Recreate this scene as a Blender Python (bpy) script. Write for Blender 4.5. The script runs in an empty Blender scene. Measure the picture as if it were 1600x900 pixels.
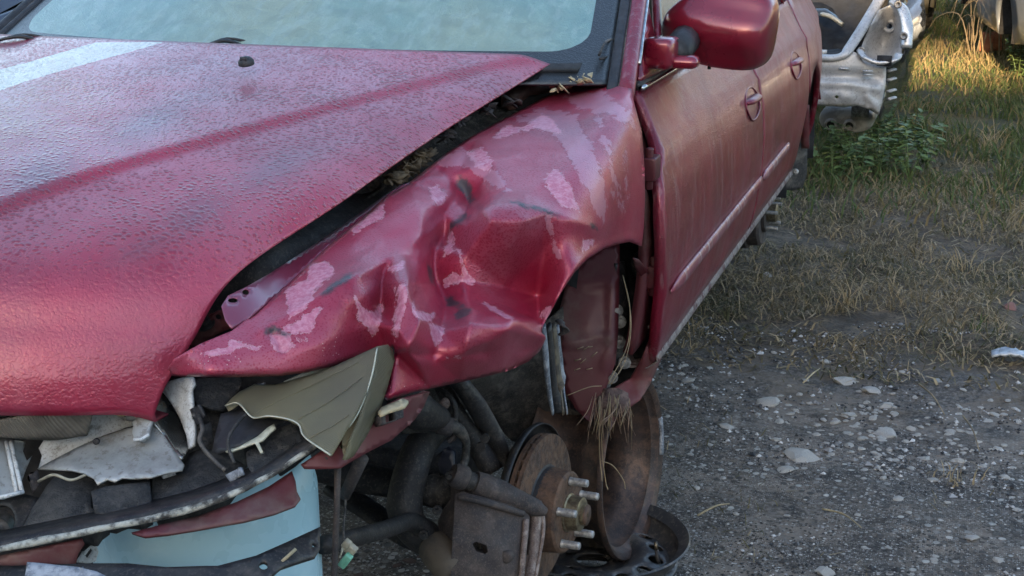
import bpy, bmesh, math, random
import numpy as np
from mathutils import Vector, Matrix, noise as mnoise
from mathutils.geometry import delaunay_2d_cdt

random.seed(7); RNG = np.random.default_rng(7)
scene = bpy.context.scene
COL = scene.collection
R = math.radians

# ------------------------------------------------------------------ camera, sky, sun, exposure
CAM = np.array([0.0, 0.0, 1.52]); YAW = R(18.0); PITCH = R(15.8); FPX = 2300.0
cd = bpy.data.cameras.new('camera'); cam = bpy.data.objects.new('camera', cd); COL.objects.link(cam)
cam.location = CAM; cam.rotation_euler = (R(90) - PITCH, 0, YAW)
cd.sensor_width = 36; cd.lens = 36 * FPX / 1600; cd.clip_start = 0.05; cd.clip_end = 600
cd.dof.use_dof = True; cd.dof.focus_distance = 2.5; cd.dof.aperture_fstop = 45.0
scene.camera = cam

SUN_EL, SUN_AZ = R(14.0), R(-4.0)      # the light travels towards +Y, almost straight from behind the viewer
world = bpy.data.worlds.new('World'); scene.world = world; world.use_nodes = True
wn = world.node_tree; wn.nodes.clear()
sky = wn.nodes.new('ShaderNodeTexSky'); sky.sky_type = 'NISHITA'; sky.sun_disc = False
sky.sun_elevation = SUN_EL; sky.sun_rotation = math.pi + SUN_AZ
sky.air_density = 1.0; sky.dust_density = 1.5; sky.ozone_density = 1.0
bg = wn.nodes.new('ShaderNodeBackground'); bg.inputs[1].default_value = 0.13
wo = wn.nodes.new('ShaderNodeOutputWorld')
wn.links.new(sky.outputs[0], bg.inputs[0]); wn.links.new(bg.outputs[0], wo.inputs[0])

sl = bpy.data.lights.new('sun', 'SUN'); sun = bpy.data.objects.new('sun', sl); COL.objects.link(sun)
sl.energy = 5.0; sl.angle = R(0.6); sl.color = (1.0, 0.72, 0.42)
ldir = Vector((math.sin(SUN_AZ) * math.cos(SUN_EL), math.cos(SUN_AZ) * math.cos(SUN_EL), -math.sin(SUN_EL)))
sun.rotation_euler = ldir.to_track_quat('-Z', 'Y').to_euler(); sun.location = (2, -10, 12)

vs = scene.view_settings; vs.view_transform = 'Standard'; vs.look = 'None'; vs.gamma = 1.0
vs.exposure = 2.15; vs.use_curve_mapping = False
scene.cycles.max_bounces = 5; scene.cycles.diffuse_bounces = 3; scene.cycles.glossy_bounces = 3; scene.cycles.transparent_max_bounces = 8
scene.cycles.caustics_reflective = False; scene.cycles.caustics_refractive = False

# ------------------------------------------------------------------ measuring: pixel of the photograph -> point of the place
_f = np.array([-math.sin(YAW) * math.cos(PITCH), math.cos(YAW) * math.cos(PITCH), -math.sin(PITCH)])
_r = np.array([math.cos(YAW), math.sin(YAW), 0.0]); _u = np.cross(_r, _f)
def ray(px, py):
    px = np.asarray(px, float); py = np.asarray(py, float)
    return _f + _r * ((px - 800) / FPX)[..., None] + _u * ((450 - py) / FPX)[..., None]
def D(px, py, d):
    return CAM + ray(px, py) * np.asarray(d, float)[..., None]
def depth(px, py, x=None, y=None, z=None):
    q = ray(px, py)
    if x is not None: return (x - CAM[0]) / q[..., 0]
    if y is not None: return (y - CAM[1]) / q[..., 1]
    return (z - CAM[2]) / q[..., 2]
def P(px, py, **k): return CAM + ray(px, py) * depth(px, py, **k)
def proj(p):
    v = np.asarray(p, float) - CAM
    d = v @ _f
    return 800 + (v @ _r) / d * FPX, 450 - (v @ _u) / d * FPX, d
def tps(ctrl, smooth=0.0):
    """ctrl: (px,py,depth) -> smooth depth function (thin plate over inverse depth)"""
    c = np.array(ctrl, float); s = 300.0; q = c[:, :2] / s; n = len(c)
    def U(r2): return np.where(r2 > 1e-12, r2 * np.log(np.maximum(r2, 1e-12)), 0.0)
    d2 = ((q[:, None] - q[None]) ** 2).sum(-1)
    A = np.zeros((n + 3, n + 3)); A[:n, :n] = U(d2) + smooth * np.eye(n)
    A[:n, n] = 1; A[:n, n + 1:] = q; A[n, :n] = 1; A[n + 1:, :n] = q.T
    w = np.linalg.lstsq(A, np.r_[1 / c[:, 2], 0, 0, 0], rcond=None)[0]
    def fn(px, py):
        e = np.stack([np.asarray(px, float), np.asarray(py, float)], -1) / s
        k = U(((e[:, None] - q[None]) ** 2).sum(-1))
        return 1 / (k @ w[:n] + w[n] + e @ w[n + 1:])
    return fn
def plane3(*a):                     # three (px,py,depth) anchors span a flat plane
    return tps(a)
def catmull(pts, n):
    p = np.array(pts, float); m = len(p); t = np.linspace(0, m - 1, n); i = np.clip(t.astype(int), 0, m - 2); u = (t - i)[:, None]
    pe = np.vstack([2 * p[0] - p[1], p, 2 * p[-1] - p[-2]])
    a, b, c, d = pe[i], pe[i + 1], pe[i + 2], pe[i + 3]
    return .5 * ((2 * b) + (c - a) * u + (2 * a - 5 * b + 4 * c - d) * u ** 2 + (3 * b - a - 3 * c + d) * u ** 3)
def inside(q, poly):
    x, y = q[:, 0], q[:, 1]; r = np.zeros(len(q), bool); p = np.asarray(poly, float); j = len(p) - 1
    for i in range(len(p)):
        xi, yi = p[i]; xj, yj = p[j]
        c = ((yi > y) != (yj > y)) & (x < (xj - xi) * (y - yi) / (yj - yi + 1e-12) + xi)
        r ^= c; j = i
    return r
def segdist(q, line, closed=False):
    p = np.asarray(line, float); m = len(p); best = np.full(len(q), 1e9)
    for i in range(m if closed else m - 1):
        a, b = p[i], p[(i + 1) % m]; ab = b - a
        t = np.clip(((q - a) @ ab) / (ab @ ab + 1e-12), 0, 1)
        best = np.minimum(best, np.linalg.norm(q - (a + t[:, None] * ab), axis=1))
    return best
def sdf(q, poly):                   # positive inside
    d = segdist(q, poly, True); return np.where(inside(q, poly), d, -d)
def vnoise(p, sc, seed=0.0):
    return np.array([mnoise.noise(Vector((a[0] * sc + seed, a[1] * sc, a[2] * sc))) for a in np.asarray(p, float)])

# ------------------------------------------------------------------ objects
def tag(o, label=None, cat=None, group=None, kind=None):
    if label: o['label'] = label
    if cat: o['category'] = cat
    if group: o['group'] = group
    if kind: o['kind'] = kind
    return o
def link(o, parent):
    COL.objects.link(o)
    if parent is not None:
        o.parent = parent; o.matrix_parent_inverse = parent.matrix_world.inverted()
    return o
def thing(name, loc, label, cat, group=None):
    o = bpy.data.objects.new(name, None); o.location = loc; o.empty_display_size = 0.1
    COL.objects.link(o); o.matrix_world = Matrix.Translation(Vector(loc))
    return tag(o, label, cat, group)
def mesh(name, v, f, mat, parent=None, smooth=True, attrs=None, solid=0.0, offset=-1.0, bevel=0.0, mats=None, sharp=None):
    me = bpy.data.meshes.new(name)
    me.from_pydata([tuple(map(float, a)) for a in v], [], [tuple(map(int, a)) for a in f]); me.update()
    if attrs:
        for k, val in attrs.items():
            a = me.attributes.new(k, 'FLOAT', 'POINT'); a.data.foreach_set('value', np.asarray(val, np.float32))
    for m in (mats or [mat]): me.materials.append(m)
    if smooth:
        me.polygons.foreach_set('use_smooth', [True] * len(me.polygons))
        if sharp: me.set_sharp_from_angle(angle=R(sharp))
    o = bpy.data.objects.new(name, me); link(o, parent)
    if solid:
        m = o.modifiers.new('s', 'SOLIDIFY'); m.thickness = solid; m.offset = offset
    if bevel:
        m = o.modifiers.new('b', 'BEVEL'); m.width = bevel; m.segments = 2; m.limit_method = 'ANGLE'
    return o
class MB:
    """collects shapes of ONE part"""
    def __init__(s): s.v = []; s.f = []
    def add(s, v, f):
        o = len(s.v); s.v += [tuple(map(float, a)) for a in v]; s.f += [tuple(int(i) + o for i in q) for q in f]; return s
    def tube(s, pts, rad, n=10, sub=0, flat=1.0, up=(0, 0, 1), caps=True):
        p = np.array(pts, float)
        if sub: p = catmull(p, sub)
        m = len(p); rad = np.interp(np.linspace(0, 1, m), np.linspace(0, 1, len(np.atleast_1d(rad))), np.atleast_1d(rad))
        tg = np.gradient(p, axis=0); tg /= np.linalg.norm(tg, axis=1)[:, None] + 1e-12
        u0 = np.array(up, float); V = []; F = []
        for i in range(m):
            a = np.cross(tg[i], u0)
            if np.linalg.norm(a) < 1e-3: a = np.cross(tg[i], (1, .1, 0))
            a /= np.linalg.norm(a); b = np.cross(a, tg[i])
            for k in range(n):
                t = 2 * math.pi * k / n; V.append(p[i] + a * math.cos(t) * rad[i] + b * math.sin(t) * rad[i] * flat)
        for i in range(m - 1):
            for k in range(n): F.append((i * n + k, i * n + (k + 1) % n, (i + 1) * n + (k + 1) % n, (i + 1) * n + k))
        if caps: F += [tuple(range(n))[::-1], tuple((m - 1) * n + k for k in range(n))]
        return s.add(V, F)
    def lathe(s, prof, c, ax, n=32, a0=0.0, a1=2 * math.pi, ref=(0, 0, 1)):
        """prof: (along axis, radius)"""
        c = np.array(c, float); ax = np.array(ax, float); ax /= np.linalg.norm(ax)
        e = np.cross(ax, ref); 
        if np.linalg.norm(e) < 1e-4: e = np.cross(ax, (1, 0, 0))
        e /= np.linalg.norm(e); g = np.cross(e, ax); full = abs(a1 - a0 - 2 * math.pi) < 1e-6
        k = n if full else n + 1; V = []; F = []
        for (h, r) in prof:
            for i in range(k):
                t = a0 + (a1 - a0) * i / n; V.append(c + ax * h + (g * math.cos(t) + e * math.sin(t)) * r)
        for j in range(len(prof) - 1):
            for i in range(n):
                q = (i + 1) % k; F.append((j * k + i, j * k + q, (j + 1) * k + q, (j + 1) * k + i))
        return s.add(V, F)
    def box(s, c, sz, rot=None):
        V = np.array([[x, y, z] for x in (-.5, .5) for y in (-.5, .5) for z in (-.5, .5)]) * np.array(sz)
        if rot is not None: V = V @ np.array(rot.to_matrix()).T
        return s.add(V + np.array(c), [(0, 1, 3, 2), (4, 6, 7, 5), (0, 4, 5, 1), (2, 3, 7, 6), (0, 2, 6, 4), (1, 5, 7, 3)])
    def build(s, name, mat, parent=None, **k): return mesh(name, s.v, s.f, mat, parent, **k)
def cdt(outline, step, holes=(), jitter=0.0):
    o = np.array(outline, float)
    def dense(l):
        r = []
        for i in range(len(l)):
            a, b = l[i], l[(i + 1) % len(l)]; k = max(1, int(np.linalg.norm(b - a) / step))
            r += [a + (b - a) * t / k for t in range(k)]
        return np.array(r)
    bd = dense(o); hl = [dense(np.array(h, float)) for h in holes]
    lo, hi = o.min(0), o.max(0)
    gx, gy = np.meshgrid(np.arange(lo[0] + step / 2, hi[0], step), np.arange(lo[1] + step / 2, hi[1], step))
    gx[1::2] += step * .5
    g = np.stack([gx.ravel(), gy.ravel()], 1)
    if jitter: g = g + RNG.uniform(-jitter, jitter, g.shape) * step
    ok = inside(g, bd) & (segdist(g, bd, True) > step * .45)
    for h in hl: ok &= ~inside(g, h) & (segdist(g, h, True) > step * .4)
    pts = [bd] + hl; ed = []; off = 0
    for l in pts:
        ed += [(off + i, off + (i + 1) % len(l)) for i in range(len(l))]; off += len(l)
    allp = np.vstack(pts + [g[ok]])
    v, e, f, _, _, _ = delaunay_2d_cdt([Vector(a) for a in allp], ed, [], 0, 1e-6)
    v = np.array([tuple(a) for a in v]); f = np.array([tuple(a) for a in f if len(a) == 3])
    c = v[f].mean(1); k = inside(c, bd)
    for h in hl: k &= ~inside(c, h)
    return v, f[k]
def sheet(name, outline, dfn, mat, parent=None, step=8, solid=.002, holes=(), rough=0.0, rsc=30, attrs=None, post=None, curve=None, offset=1.0, **k):
    """a torn or pressed sheet measured from the photograph: outline in pixels, depth from dfn"""
    o = catmull(list(outline) + [outline[0]], curve)[:-1] if curve else np.array(outline, float)
    v, f = cdt(o, step, holes)
    d = dfn(v[:, 0], v[:, 1]); p = D(v[:, 0], v[:, 1], d)
    if rough: p = p + _f * (vnoise(p, rsc) * rough)[:, None]
    if post is not None: p = post(v, p)
    at = {n: fn(v, p) for n, fn in attrs.items()} if attrs else None
    f = f[:, ::-1]          # y runs down in pixels: turn the faces towards the viewer
    n = np.cross(p[f[0][1]] - p[f[0][0]], p[f[0][2]] - p[f[0][0]])
    if n @ (p[f[0][0]] - CAM) > 0: f = f[:, ::-1]
    return mesh(name, p, f, mat, parent, attrs=at, solid=solid, offset=-1.0, **k)
def grid(name, G, mat, parent=None, flip=False, **k):
    G = np.asarray(G, float); a, b = G.shape[:2]
    idx = np.arange(a * b).reshape(a, b)
    q = np.stack([idx[:-1, :-1], idx[1:, :-1], idx[1:, 1:], idx[:-1, 1:]], -1).reshape(-1, 4)
    if flip: q = q[:, ::-1]
    return mesh(name, G.reshape(-1, 3), q, mat, parent, **k)

# ------------------------------------------------------------------ materials (all node based)
def newmat(name):
    m = bpy.data.materials.new(name); m.use_nodes = True
    nt = m.node_tree; b = nt.nodes['Principled BSDF']; return m, nt, b
class NT:
    def __init__(s, nt): s.nt = nt; s._co = None
    def n(s, t, **kw):
        x = s.nt.nodes.new(t)
        for k, v in kw.items(): setattr(x, k, v)
        return x
    def put(s, sock, v):
        if isinstance(v, bpy.types.NodeSocket): s.nt.links.new(v, sock)
        elif isinstance(v, (tuple, list)) and len(v) == 3 and sock.type == 'RGBA': sock.default_value = (*v, 1)
        else: sock.default_value = v
    def co(s):
        if s._co is None: s._co = s.n('ShaderNodeTexCoord').outputs['Object']
        return s._co
    def map(s, scale=(1, 1, 1), rot=(0, 0, 0), loc=(0, 0, 0), src=None):
        x = s.n('ShaderNodeMapping'); s.put(x.inputs[0], src or s.co()); x.inputs['Scale'].default_value = scale
        x.inputs['Rotation'].default_value = rot; x.inputs['Location'].default_value = loc; return x.outputs[0]
    def noise(s, sc, det=3, rough=.55, vec=None, dist=0.0):
        x = s.n('ShaderNodeTexNoise'); s.put(x.inputs['Vector'], vec or s.co()); x.inputs['Scale'].default_value = sc
        x.inputs['Detail'].default_value = det; x.inputs['Roughness'].default_value = rough; x.inputs['Distortion'].default_value = dist
        return x.outputs['Fac']
    def vor(s, sc, vec=None, feat='F1', out='Distance', rnd=1.0):
        x = s.n('ShaderNodeTexVoronoi', feature=feat); s.put(x.inputs['Vector'], vec or s.co()); x.inputs['Scale'].default_value = sc
        x.inputs['Randomness'].default_value = rnd; return x.outputs[out]
    def math(s, op, a, b=0.0, c=0.0, clamp=False):
        x = s.n('ShaderNodeMath', operation=op, use_clamp=clamp); s.put(x.inputs[0], a); s.put(x.inputs[1], b); s.put(x.inputs[2], c); return x.outputs[0]
    def rng(s, v, a, b, c=0.0, d=1.0, smooth=True):
        x = s.n('ShaderNodeMapRange', interpolation_type='SMOOTHSTEP' if smooth else 'LINEAR')
        s.put(x.inputs[0], v); s.put(x.inputs[1], a); s.put(x.inputs[2], b); s.put(x.inputs[3], c); s.put(x.inputs[4], d); return x.outputs[0]
    def mix(s, f, a, b):
        x = s.n('ShaderNodeMix', data_type='RGBA'); s.put(x.inputs[0], f); s.put(x.inputs[6], a); s.put(x.inputs[7], b); return x.outputs[2]
    def attr(s, name): return s.n('ShaderNodeAttribute', attribute_name=name).outputs['Fac']
    def bump(s, h, st=.5, dist=.002, nrm=None):
        x = s.n('ShaderNodeBump'); x.inputs['Strength'].default_value = st; x.inputs['Distance'].default_value = dist
        s.put(x.inputs['Height'], h)
        if nrm is not None: s.put(x.inputs['Normal'], nrm)
        return x.outputs[0]
def S(b, nt, **kw):
    t = NT(nt)
    for k, v in kw.items(): t.put(b.inputs[k.replace('_', ' ')], v)
def plain(name, c1, c2=None, rough=.6, metal=0.0, sc=25, bump=.2, bsc=90, dirt=None, dsc=8, damt=(.5, .7), spec=.5, bdist=.002, **kw):
    """two-tone worn material with fine relief and optional dirt patches"""
    m, nt, b = newmat(name); t = NT(nt)
    col = t.mix(t.rng(t.noise(sc, 6, .68), .4, .6), c1, c2 or tuple(x * .6 for x in c1))
    if dirt:
        col = t.mix(t.rng(t.noise(dsc, 8, .72), damt[0] - .05, damt[1] - .11), col, dirt)
        col = t.mix(t.math('MULTIPLY', t.rng(t.noise(dsc * 9, 4, .7), .54, .62), .6), col, dirt)
    S(b, nt, Base_Color=col, Roughness=t.rng(t.noise(sc * 1.7, 3), .3, .7, rough * .8, min(1, rough * 1.2)), Metallic=metal, Specular_IOR_Level=spec)
    for k, v in kw.items(): t.put(b.inputs[k.replace('_', ' ')], v)
    if bump: S(b, nt, Normal=t.bump(t.math('ADD', t.noise(bsc, 6, .7), t.math('MULTIPLY', t.noise(bsc * .22, 4, .6), 1.5)), min(1, bump * 1.5), bdist))
    return m
def paint(name, base, dew=(.0, .0), beads=0.0, bscale=170, flakes=False, hood=False, rough=.32, coat=.6, dirt=0.0, metal=.3, drip=0.0):
    """old metallic paint; beads = strength of standing water drops"""
    m, nt, b = newmat(name); t = NT(nt)
    tone = t.noise(3.5, 5, .6)
    dk = tuple(x * .72 for x in base)
    col = t.mix(t.rng(tone, .35, .65), base, dk)
    rg = t.rng(t.noise(11, 4), .3, .7, rough * .85, rough * 1.2)
    nrm = None; hgt = None; mt = metal
    if beads:
        size = t.noise(7, 3)
        wob = t.n('ShaderNodeVectorMath', operation='ADD'); sc_ = t.n('ShaderNodeVectorMath', operation='SCALE')
        nz = t.n('ShaderNodeTexNoise'); t.put(nz.inputs['Vector'], t.co()); nz.inputs['Scale'].default_value = 60
        t.put(sc_.inputs[0], nz.outputs['Color']); sc_.inputs['Scale'].default_value = .006
        t.put(wob.inputs[0], t.co()); t.put(wob.inputs[1], sc_.outputs[0]); wv = wob.outputs[0]
        if hood:
            big = t.attr('blotch')
            rad = t.math('ADD', t.rng(size, .35, .65, .34, .5), t.math('MULTIPLY', big, .04))
        else: rad = t.rng(size, .3, .7, .3, .5)
        d1 = t.vor(bscale, wv, rnd=.9); d2 = t.vor(bscale * 2.1, wv); d3 = t.vor(bscale * .55, wv)
        def dome(d, rr):
            q = t.math('DIVIDE', d, rr); q = t.math('SUBTRACT', 1.0, t.math('MULTIPLY', q, q), clamp=True); return t.math('SQRT', q)
        if hood:
            fin = t.attr('fine'); d1b = t.vor(bscale * 1.9, wv, rnd=.9)
            h1 = t.math('ADD', t.math('MULTIPLY', dome(d1, rad), t.math('SUBTRACT', 1.0, fin)), t.math('MULTIPLY', dome(d1b, .5), t.math('MULTIPLY', fin, .07)))
        else: h1 = dome(d1, rad)
        h2 = t.math('MULTIPLY', dome(d2, .42), t.math('MULTIPLY', t.math('SUBTRACT', 1.0, t.math('MULTIPLY', fin, .9)), .45) if hood else .45)
        h3 = t.math('MULTIPLY', dome(d3, t.math('MULTIPLY', rad, .5)), 1.2)
        hgt = t.math('MAXIMUM', h1, h2)
        if hood: hgt = t.math('ADD', t.math('MULTIPLY', hgt, t.math('SUBTRACT', 1.0, t.math('MULTIPLY', big, .4))), t.math('MULTIPLY', h3, big))
        hm = t.math('MULTIPLY', hgt, 1.0)
        nrm = t.bump(hm, beads, .0026)
        # fine dew: a pale film of tiny droplets over the paint
    if dew[1]:
        fd = t.math('MULTIPLY', t.rng(t.noise(5, 5, .6), .25, .75, dew[0], dew[1]), 1.0)
        if hgt is not None: fd = t.math('MULTIPLY', fd, t.math('SUBTRACT', 1.0, t.math('MULTIPLY', t.math('MINIMUM', t.math('MULTIPLY', hgt, 1.4), 1.0), .7)))
        if hood: fd = t.math('MULTIPLY', t.math('MULTIPLY', fd, t.math('SUBTRACT', 1.0, t.math('MULTIPLY', t.attr('fine'), .75))), t.math('SUBTRACT', 1.0, t.math('MULTIPLY', t.attr('wiped'), .9)))
        if hgt is not None: col = t.mix(t.math('MULTIPLY', hgt, t.math('MULTIPLY', t.math('SUBTRACT', 1.0, fin), .5) if hood else .2), col, tuple(x * .35 for x in base))
        col = t.mix(fd, col, (.6, .55, .66))
        mt = t.math('MULTIPLY', t.math('SUBTRACT', 1.0, fd), metal)
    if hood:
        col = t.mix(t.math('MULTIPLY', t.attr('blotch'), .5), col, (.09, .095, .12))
        fs = t.rng(t.math('ADD', t.attr('pale_band'), t.math('MULTIPLY', t.math('SUBTRACT', t.noise(1.0, 5, .65, vec=t.map((10, 70, 20), (0, 0, R(-24)))), .5), .5)), -.05, .08)
        col = t.mix(t.math('MULTIPLY', fs, .85), col, (.6, .6, .54)); mt = t.math('MULTIPLY', mt, t.math('SUBTRACT', 1.0, fs))  # pale band with sharp edges across the hood
    if dirt:
        dm = t.math('MULTIPLY', t.rng(t.noise(6, 7, .7), .45, .75), dirt); col = t.mix(dm, col, (.2, .17, .14))
        rg = t.math('ADD', rg, t.math('MULTIPLY', dm, .3))
    if drip:
        st = t.noise(1.0, 4, .6, vec=t.map((60, 60, 5)))
        dm = t.math('MULTIPLY', t.rng(st, .52, .66), drip); col = t.mix(dm, col, (.5, .4, .4)); rg = t.math('ADD', rg, t.math('MULTIPLY', dm, .2))
    if flakes:
        nb = t.math('MULTIPLY', t.math('SUBTRACT', t.noise(85, 8, .75), .5), 3.4)
        fk = t.rng(t.math('ADD', t.attr('flake'), nb), -.03, .03)
        fe = t.rng(t.math('ABSOLUTE', t.math('ADD', t.attr('flake'), nb)), .0, .12, 1, 0)
        mott = t.mix(t.rng(t.noise(120, 4, .7), .35, .65), (.5, .15, .24), (.66, .32, .41))
        col = t.mix(t.math('MULTIPLY', fk, .72), col, mott)
        col = t.mix(t.math('MULTIPLY', fe, .4), col, (.74, .5, .55))
        wet = t.rng(t.math('ADD', t.attr('wet'), t.math('MULTIPLY', t.math('SUBTRACT', t.noise(34, 8, .75), .5), 4.0)), -.05, .1)
        col = t.mix(t.math('MULTIPLY', wet, .36), col, (.62, .36, .46))
        sf = t.rng(t.math('ADD', t.attr('dark_mark'), t.math('MULTIPLY', t.math('SUBTRACT', t.noise(60, 8, .78), .5), 3.6)), -.45, .75)
        col = t.mix(t.math('MULTIPLY', sf, .95), col, (.03, .034, .042))  # dark marks: scuffing on the ridge, darker tone along the creases
        chips = t.math('MULTIPLY', t.rng(t.vor(170), .16, .1), t.rng(t.math('ADD', t.attr('chip'), t.math('MULTIPLY', t.math('SUBTRACT', t.noise(40, 4), .5), 2.0)), .0, .3))
        col = t.mix(chips, col, (.6, .4, .38))
        mt = t.math('MULTIPLY', t.math('SUBTRACT', 1.0, t.math('MAXIMUM', fk, t.math('MAXIMUM', sf, chips))), mt)
        rg = t.math('ADD', rg, t.math('MULTIPLY', fk, .22))
        nrm = t.bump(t.math('ADD', t.math('MULTIPLY', fk, .5), t.math('MULTIPLY', wet, .35)), .6, .0015, nrm)
    S(b, nt, Base_Color=col, Roughness=rg, Metallic=mt, Coat_Weight=t.math('MULTIPLY', t.math('SUBTRACT', 1.0, sf), coat) if flakes else coat, Coat_Roughness=.12)
    if nrm is None: nrm = t.bump(t.noise(240, 2), .03, .001)
    S(b, nt, Normal=nrm, Coat_Normal=nrm)
    return m

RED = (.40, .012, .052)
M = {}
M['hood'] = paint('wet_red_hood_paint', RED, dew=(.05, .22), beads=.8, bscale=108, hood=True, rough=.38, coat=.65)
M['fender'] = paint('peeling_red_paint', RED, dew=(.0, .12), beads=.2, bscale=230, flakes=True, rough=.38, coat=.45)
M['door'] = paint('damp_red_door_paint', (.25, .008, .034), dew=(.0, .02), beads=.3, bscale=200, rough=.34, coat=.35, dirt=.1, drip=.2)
M['mirror'] = paint('red_mirror_paint', (.27, .012, .035), rough=.3, coat=1.0)
M['inner_red'] = paint('dull_inner_red_paint', (.1, .016, .022), rough=.5, coat=.1, dirt=.55, metal=.15)
M['bumper_red'] = paint('scuffed_bumper_red', (.14, .03, .036), rough=.5, coat=.1, dirt=.7, metal=.2)
M['black'] = plain('black_plastic', (.018, .019, .022), (.03, .03, .034), .55, sc=40)
M['blackmetal'] = plain('black_metal', (.02, .021, .024), (.04, .038, .036), .5, metal=.3, dirt=(.1, .085, .075), dsc=22, damt=(.57, .85))
M['foam'] = plain('black_foam', (.018, .02, .023), (.035, .037, .04), .9, sc=30, bump=.9, bsc=180, dirt=(.085, .08, .074), dsc=6, damt=(.5, .75), bdist=.004)
M['rubber'] = plain('rubber', (.022, .022, .023), (.035, .034, .033), .75, sc=30, dirt=(.13, .115, .1), dsc=18, damt=(.52, .75))
M['rust'] = plain('rusty_rotor', (.095, .06, .046), (.055, .04, .034), .75, metal=.3, sc=60, bump=.5, bsc=300, dirt=(.16, .095, .062), dsc=35, damt=(.45, .7))
M['rimrust'] = plain('brown_rusty_rim', (.075, .052, .045), (.045, .034, .031), .5, metal=.35, sc=14, bump=.35, bsc=120, dirt=(.14, .085, .06), dsc=22, damt=(.5, .75))
M['caliper'] = plain('grimy_cast_iron', (.075, .06, .055), (.045, .04, .042), .75, metal=.2, sc=18, bump=.4, bsc=220, dirt=(.14, .11, .095), dsc=34, damt=(.57, .85))
M['cast'] = plain('dark_cast_steel', (.035, .033, .033), (.022, .021, .022), .6, metal=.3, sc=15, bump=.4, bsc=140, dirt=(.1, .085, .07), dsc=20, damt=(.58, .9))
M['steel'] = plain('bright_stud_steel', (.5, .5, .49), (.3, .29, .28), .5, metal=.55, sc=120, bump=.2)
M['brass'] = plain('yellow_zinc', (.27, .23, .15), (.14, .11, .075), .4, metal=.7, sc=90)
M['chrome'] = plain('chrome_trim', (.6, .6, .6), (.4, .4, .4), .18, metal=1.0, sc=60, bump=.05)
M['mud'] = plain('mud_caked_liner', (.075, .066, .058), (.04, .037, .035), .9, sc=9, bump=.7, bsc=60, dirt=(.15, .13, .11), dsc=30, damt=(.5, .75), bdist=.004)
M['rim_black'] = plain('black_steel_wheel', (.045, .047, .052), (.06, .06, .062), .42, metal=.2, sc=20, bump=.15, dirt=(.16, .14, .12), dsc=10, damt=(.56, .76))
M['silverplastic'] = plain('reflector_silver', (.42, .43, .42), (.33, .34, .33), .45, metal=.25, sc=18, bump=.15, bsc=200, dirt=(.2, .18, .15), dsc=9, damt=(.58, .8))
M['whiteplastic'] = plain('cracked_white_plastic', (.7, .72, .72), (.56, .57, .56), .6, sc=30, bump=.25, bsc=200, dirt=(.25, .24, .22), dsc=30, damt=(.6, .75))
M['brownstrip'] = plain('dusty_brown_plastic', (.2, .18, .15), (.13, .115, .1), .8, sc=30, bump=.4, bsc=150)
M['flakewhite'] = plain('flaking_chrome_strip', (.5, .5, .44), (.04, .038, .035), .5, sc=38, bump=.8, bsc=90, bdist=.004)
M['bluep'] = plain('pale_blue_plastic', (.46, .66, .72), (.38, .6, .68), .28, sc=7, bump=.1, bsc=30)
M['dustsill'] = plain('dusty_sill', (.3, .26, .24), (.2, .16, .15), .85, sc=30, bump=.4, bsc=150, dirt=(.1, .05, .05), dsc=20, damt=(.55, .7))
M['greyp'] = plain('grey_scuffed_plastic', (.2, .22, .25), (.1, .11, .13), .6, sc=22, bump=.3, bsc=80, dirt=(.4, .42, .45), dsc=26, damt=(.5, .72))
M['green'] = plain('green_plastic', (.2, .5, .35), (.15, .4, .28), .4, sc=60)
M['cream'] = plain('cream_plastic', (.42, .38, .28), (.3, .27, .2), .5, sc=60)
M['leafdead'] = plain('dead_leaf', (.24, .17, .1), (.12, .085, .055), .85, sc=40, bump=.4)
M['straw'] = plain('dry_straw', (.34, .26, .15), (.2, .15, .09), .8, sc=6)
M['strawpale'] = plain('pale_straw', (.48, .4, .25), (.32, .26, .16), .8, sc=6)
M['twine'] = plain('brown_root_fibre', (.3, .19, .12), (.2, .13, .09), .8, sc=30)
M['stone'] = plain('limestone', (.55, .525, .48), (.4, .38, .35), .85, sc=22, bump=.5, bsc=110, dirt=(.2, .18, .16), dsc=30, damt=(.58, .8))
M['stonered'] = plain('reddish_stone', (.3, .15, .13), (.2, .1, .09), .85, sc=30, bump=.5)
M['brick'] = plain('orange_brick', (.5, .2, .1), (.36, .13, .07), .85, sc=20, bump=.5)
M['leaf'] = plain('weed_leaf', (.14, .21, .07), (.09, .15, .05), .5, sc=12, bump=.1, spec=.4)
M['leafy'] = plain('yellowing_leaf', (.25, .24, .06), (.12, .16, .045), .5, sc=20, bump=.1)
M['paper'] = plain('crumpled_foil', (.6, .63, .66), (.4, .44, .48), .4, metal=.3, sc=40)
M['baremetal'] = plain('bare_galvanised_panel', (.5, .5, .5), (.38, .38, .385), .42, metal=.2, sc=10, bump=.12, bsc=40, dirt=(.2, .195, .19), dsc=9, damt=(.6, .85))
M['silverpaint'] = plain('silver_car_paint', (.5, .51, .53), (.44, .45, .47), .3, metal=.6, sc=5, bump=.03, Coat_Weight=.7)
M['darkquarter'] = plain('dark_glossy_quarter', (.03, .032, .038), (.045, .045, .05), .2, metal=.3, sc=6, bump=.03, Coat_Weight=1.0)
M['bluecar'] = plain('dark_blue_paint', (.05, .06, .085), (.07, .08, .105), .35, metal=.4, sc=5, bump=.03, Coat_Weight=.8)
M['beigecar'] = plain('beige_paint', (.42, .4, .32), (.34, .32, .26), .4, metal=.2, sc=5, bump=.03, Coat_Weight=.5)
M['bluesilver'] = plain('blue_silver_paint', (.36, .4, .45), (.3, .34, .39), .35, metal=.4, sc=5, bump=.03, Coat_Weight=.6)
M['palecar'] = plain('pale_gold_paint', (.5, .44, .32), (.42, .37, .27), .35, metal=.3, sc=5, bump=.03, Coat_Weight=.6)
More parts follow.
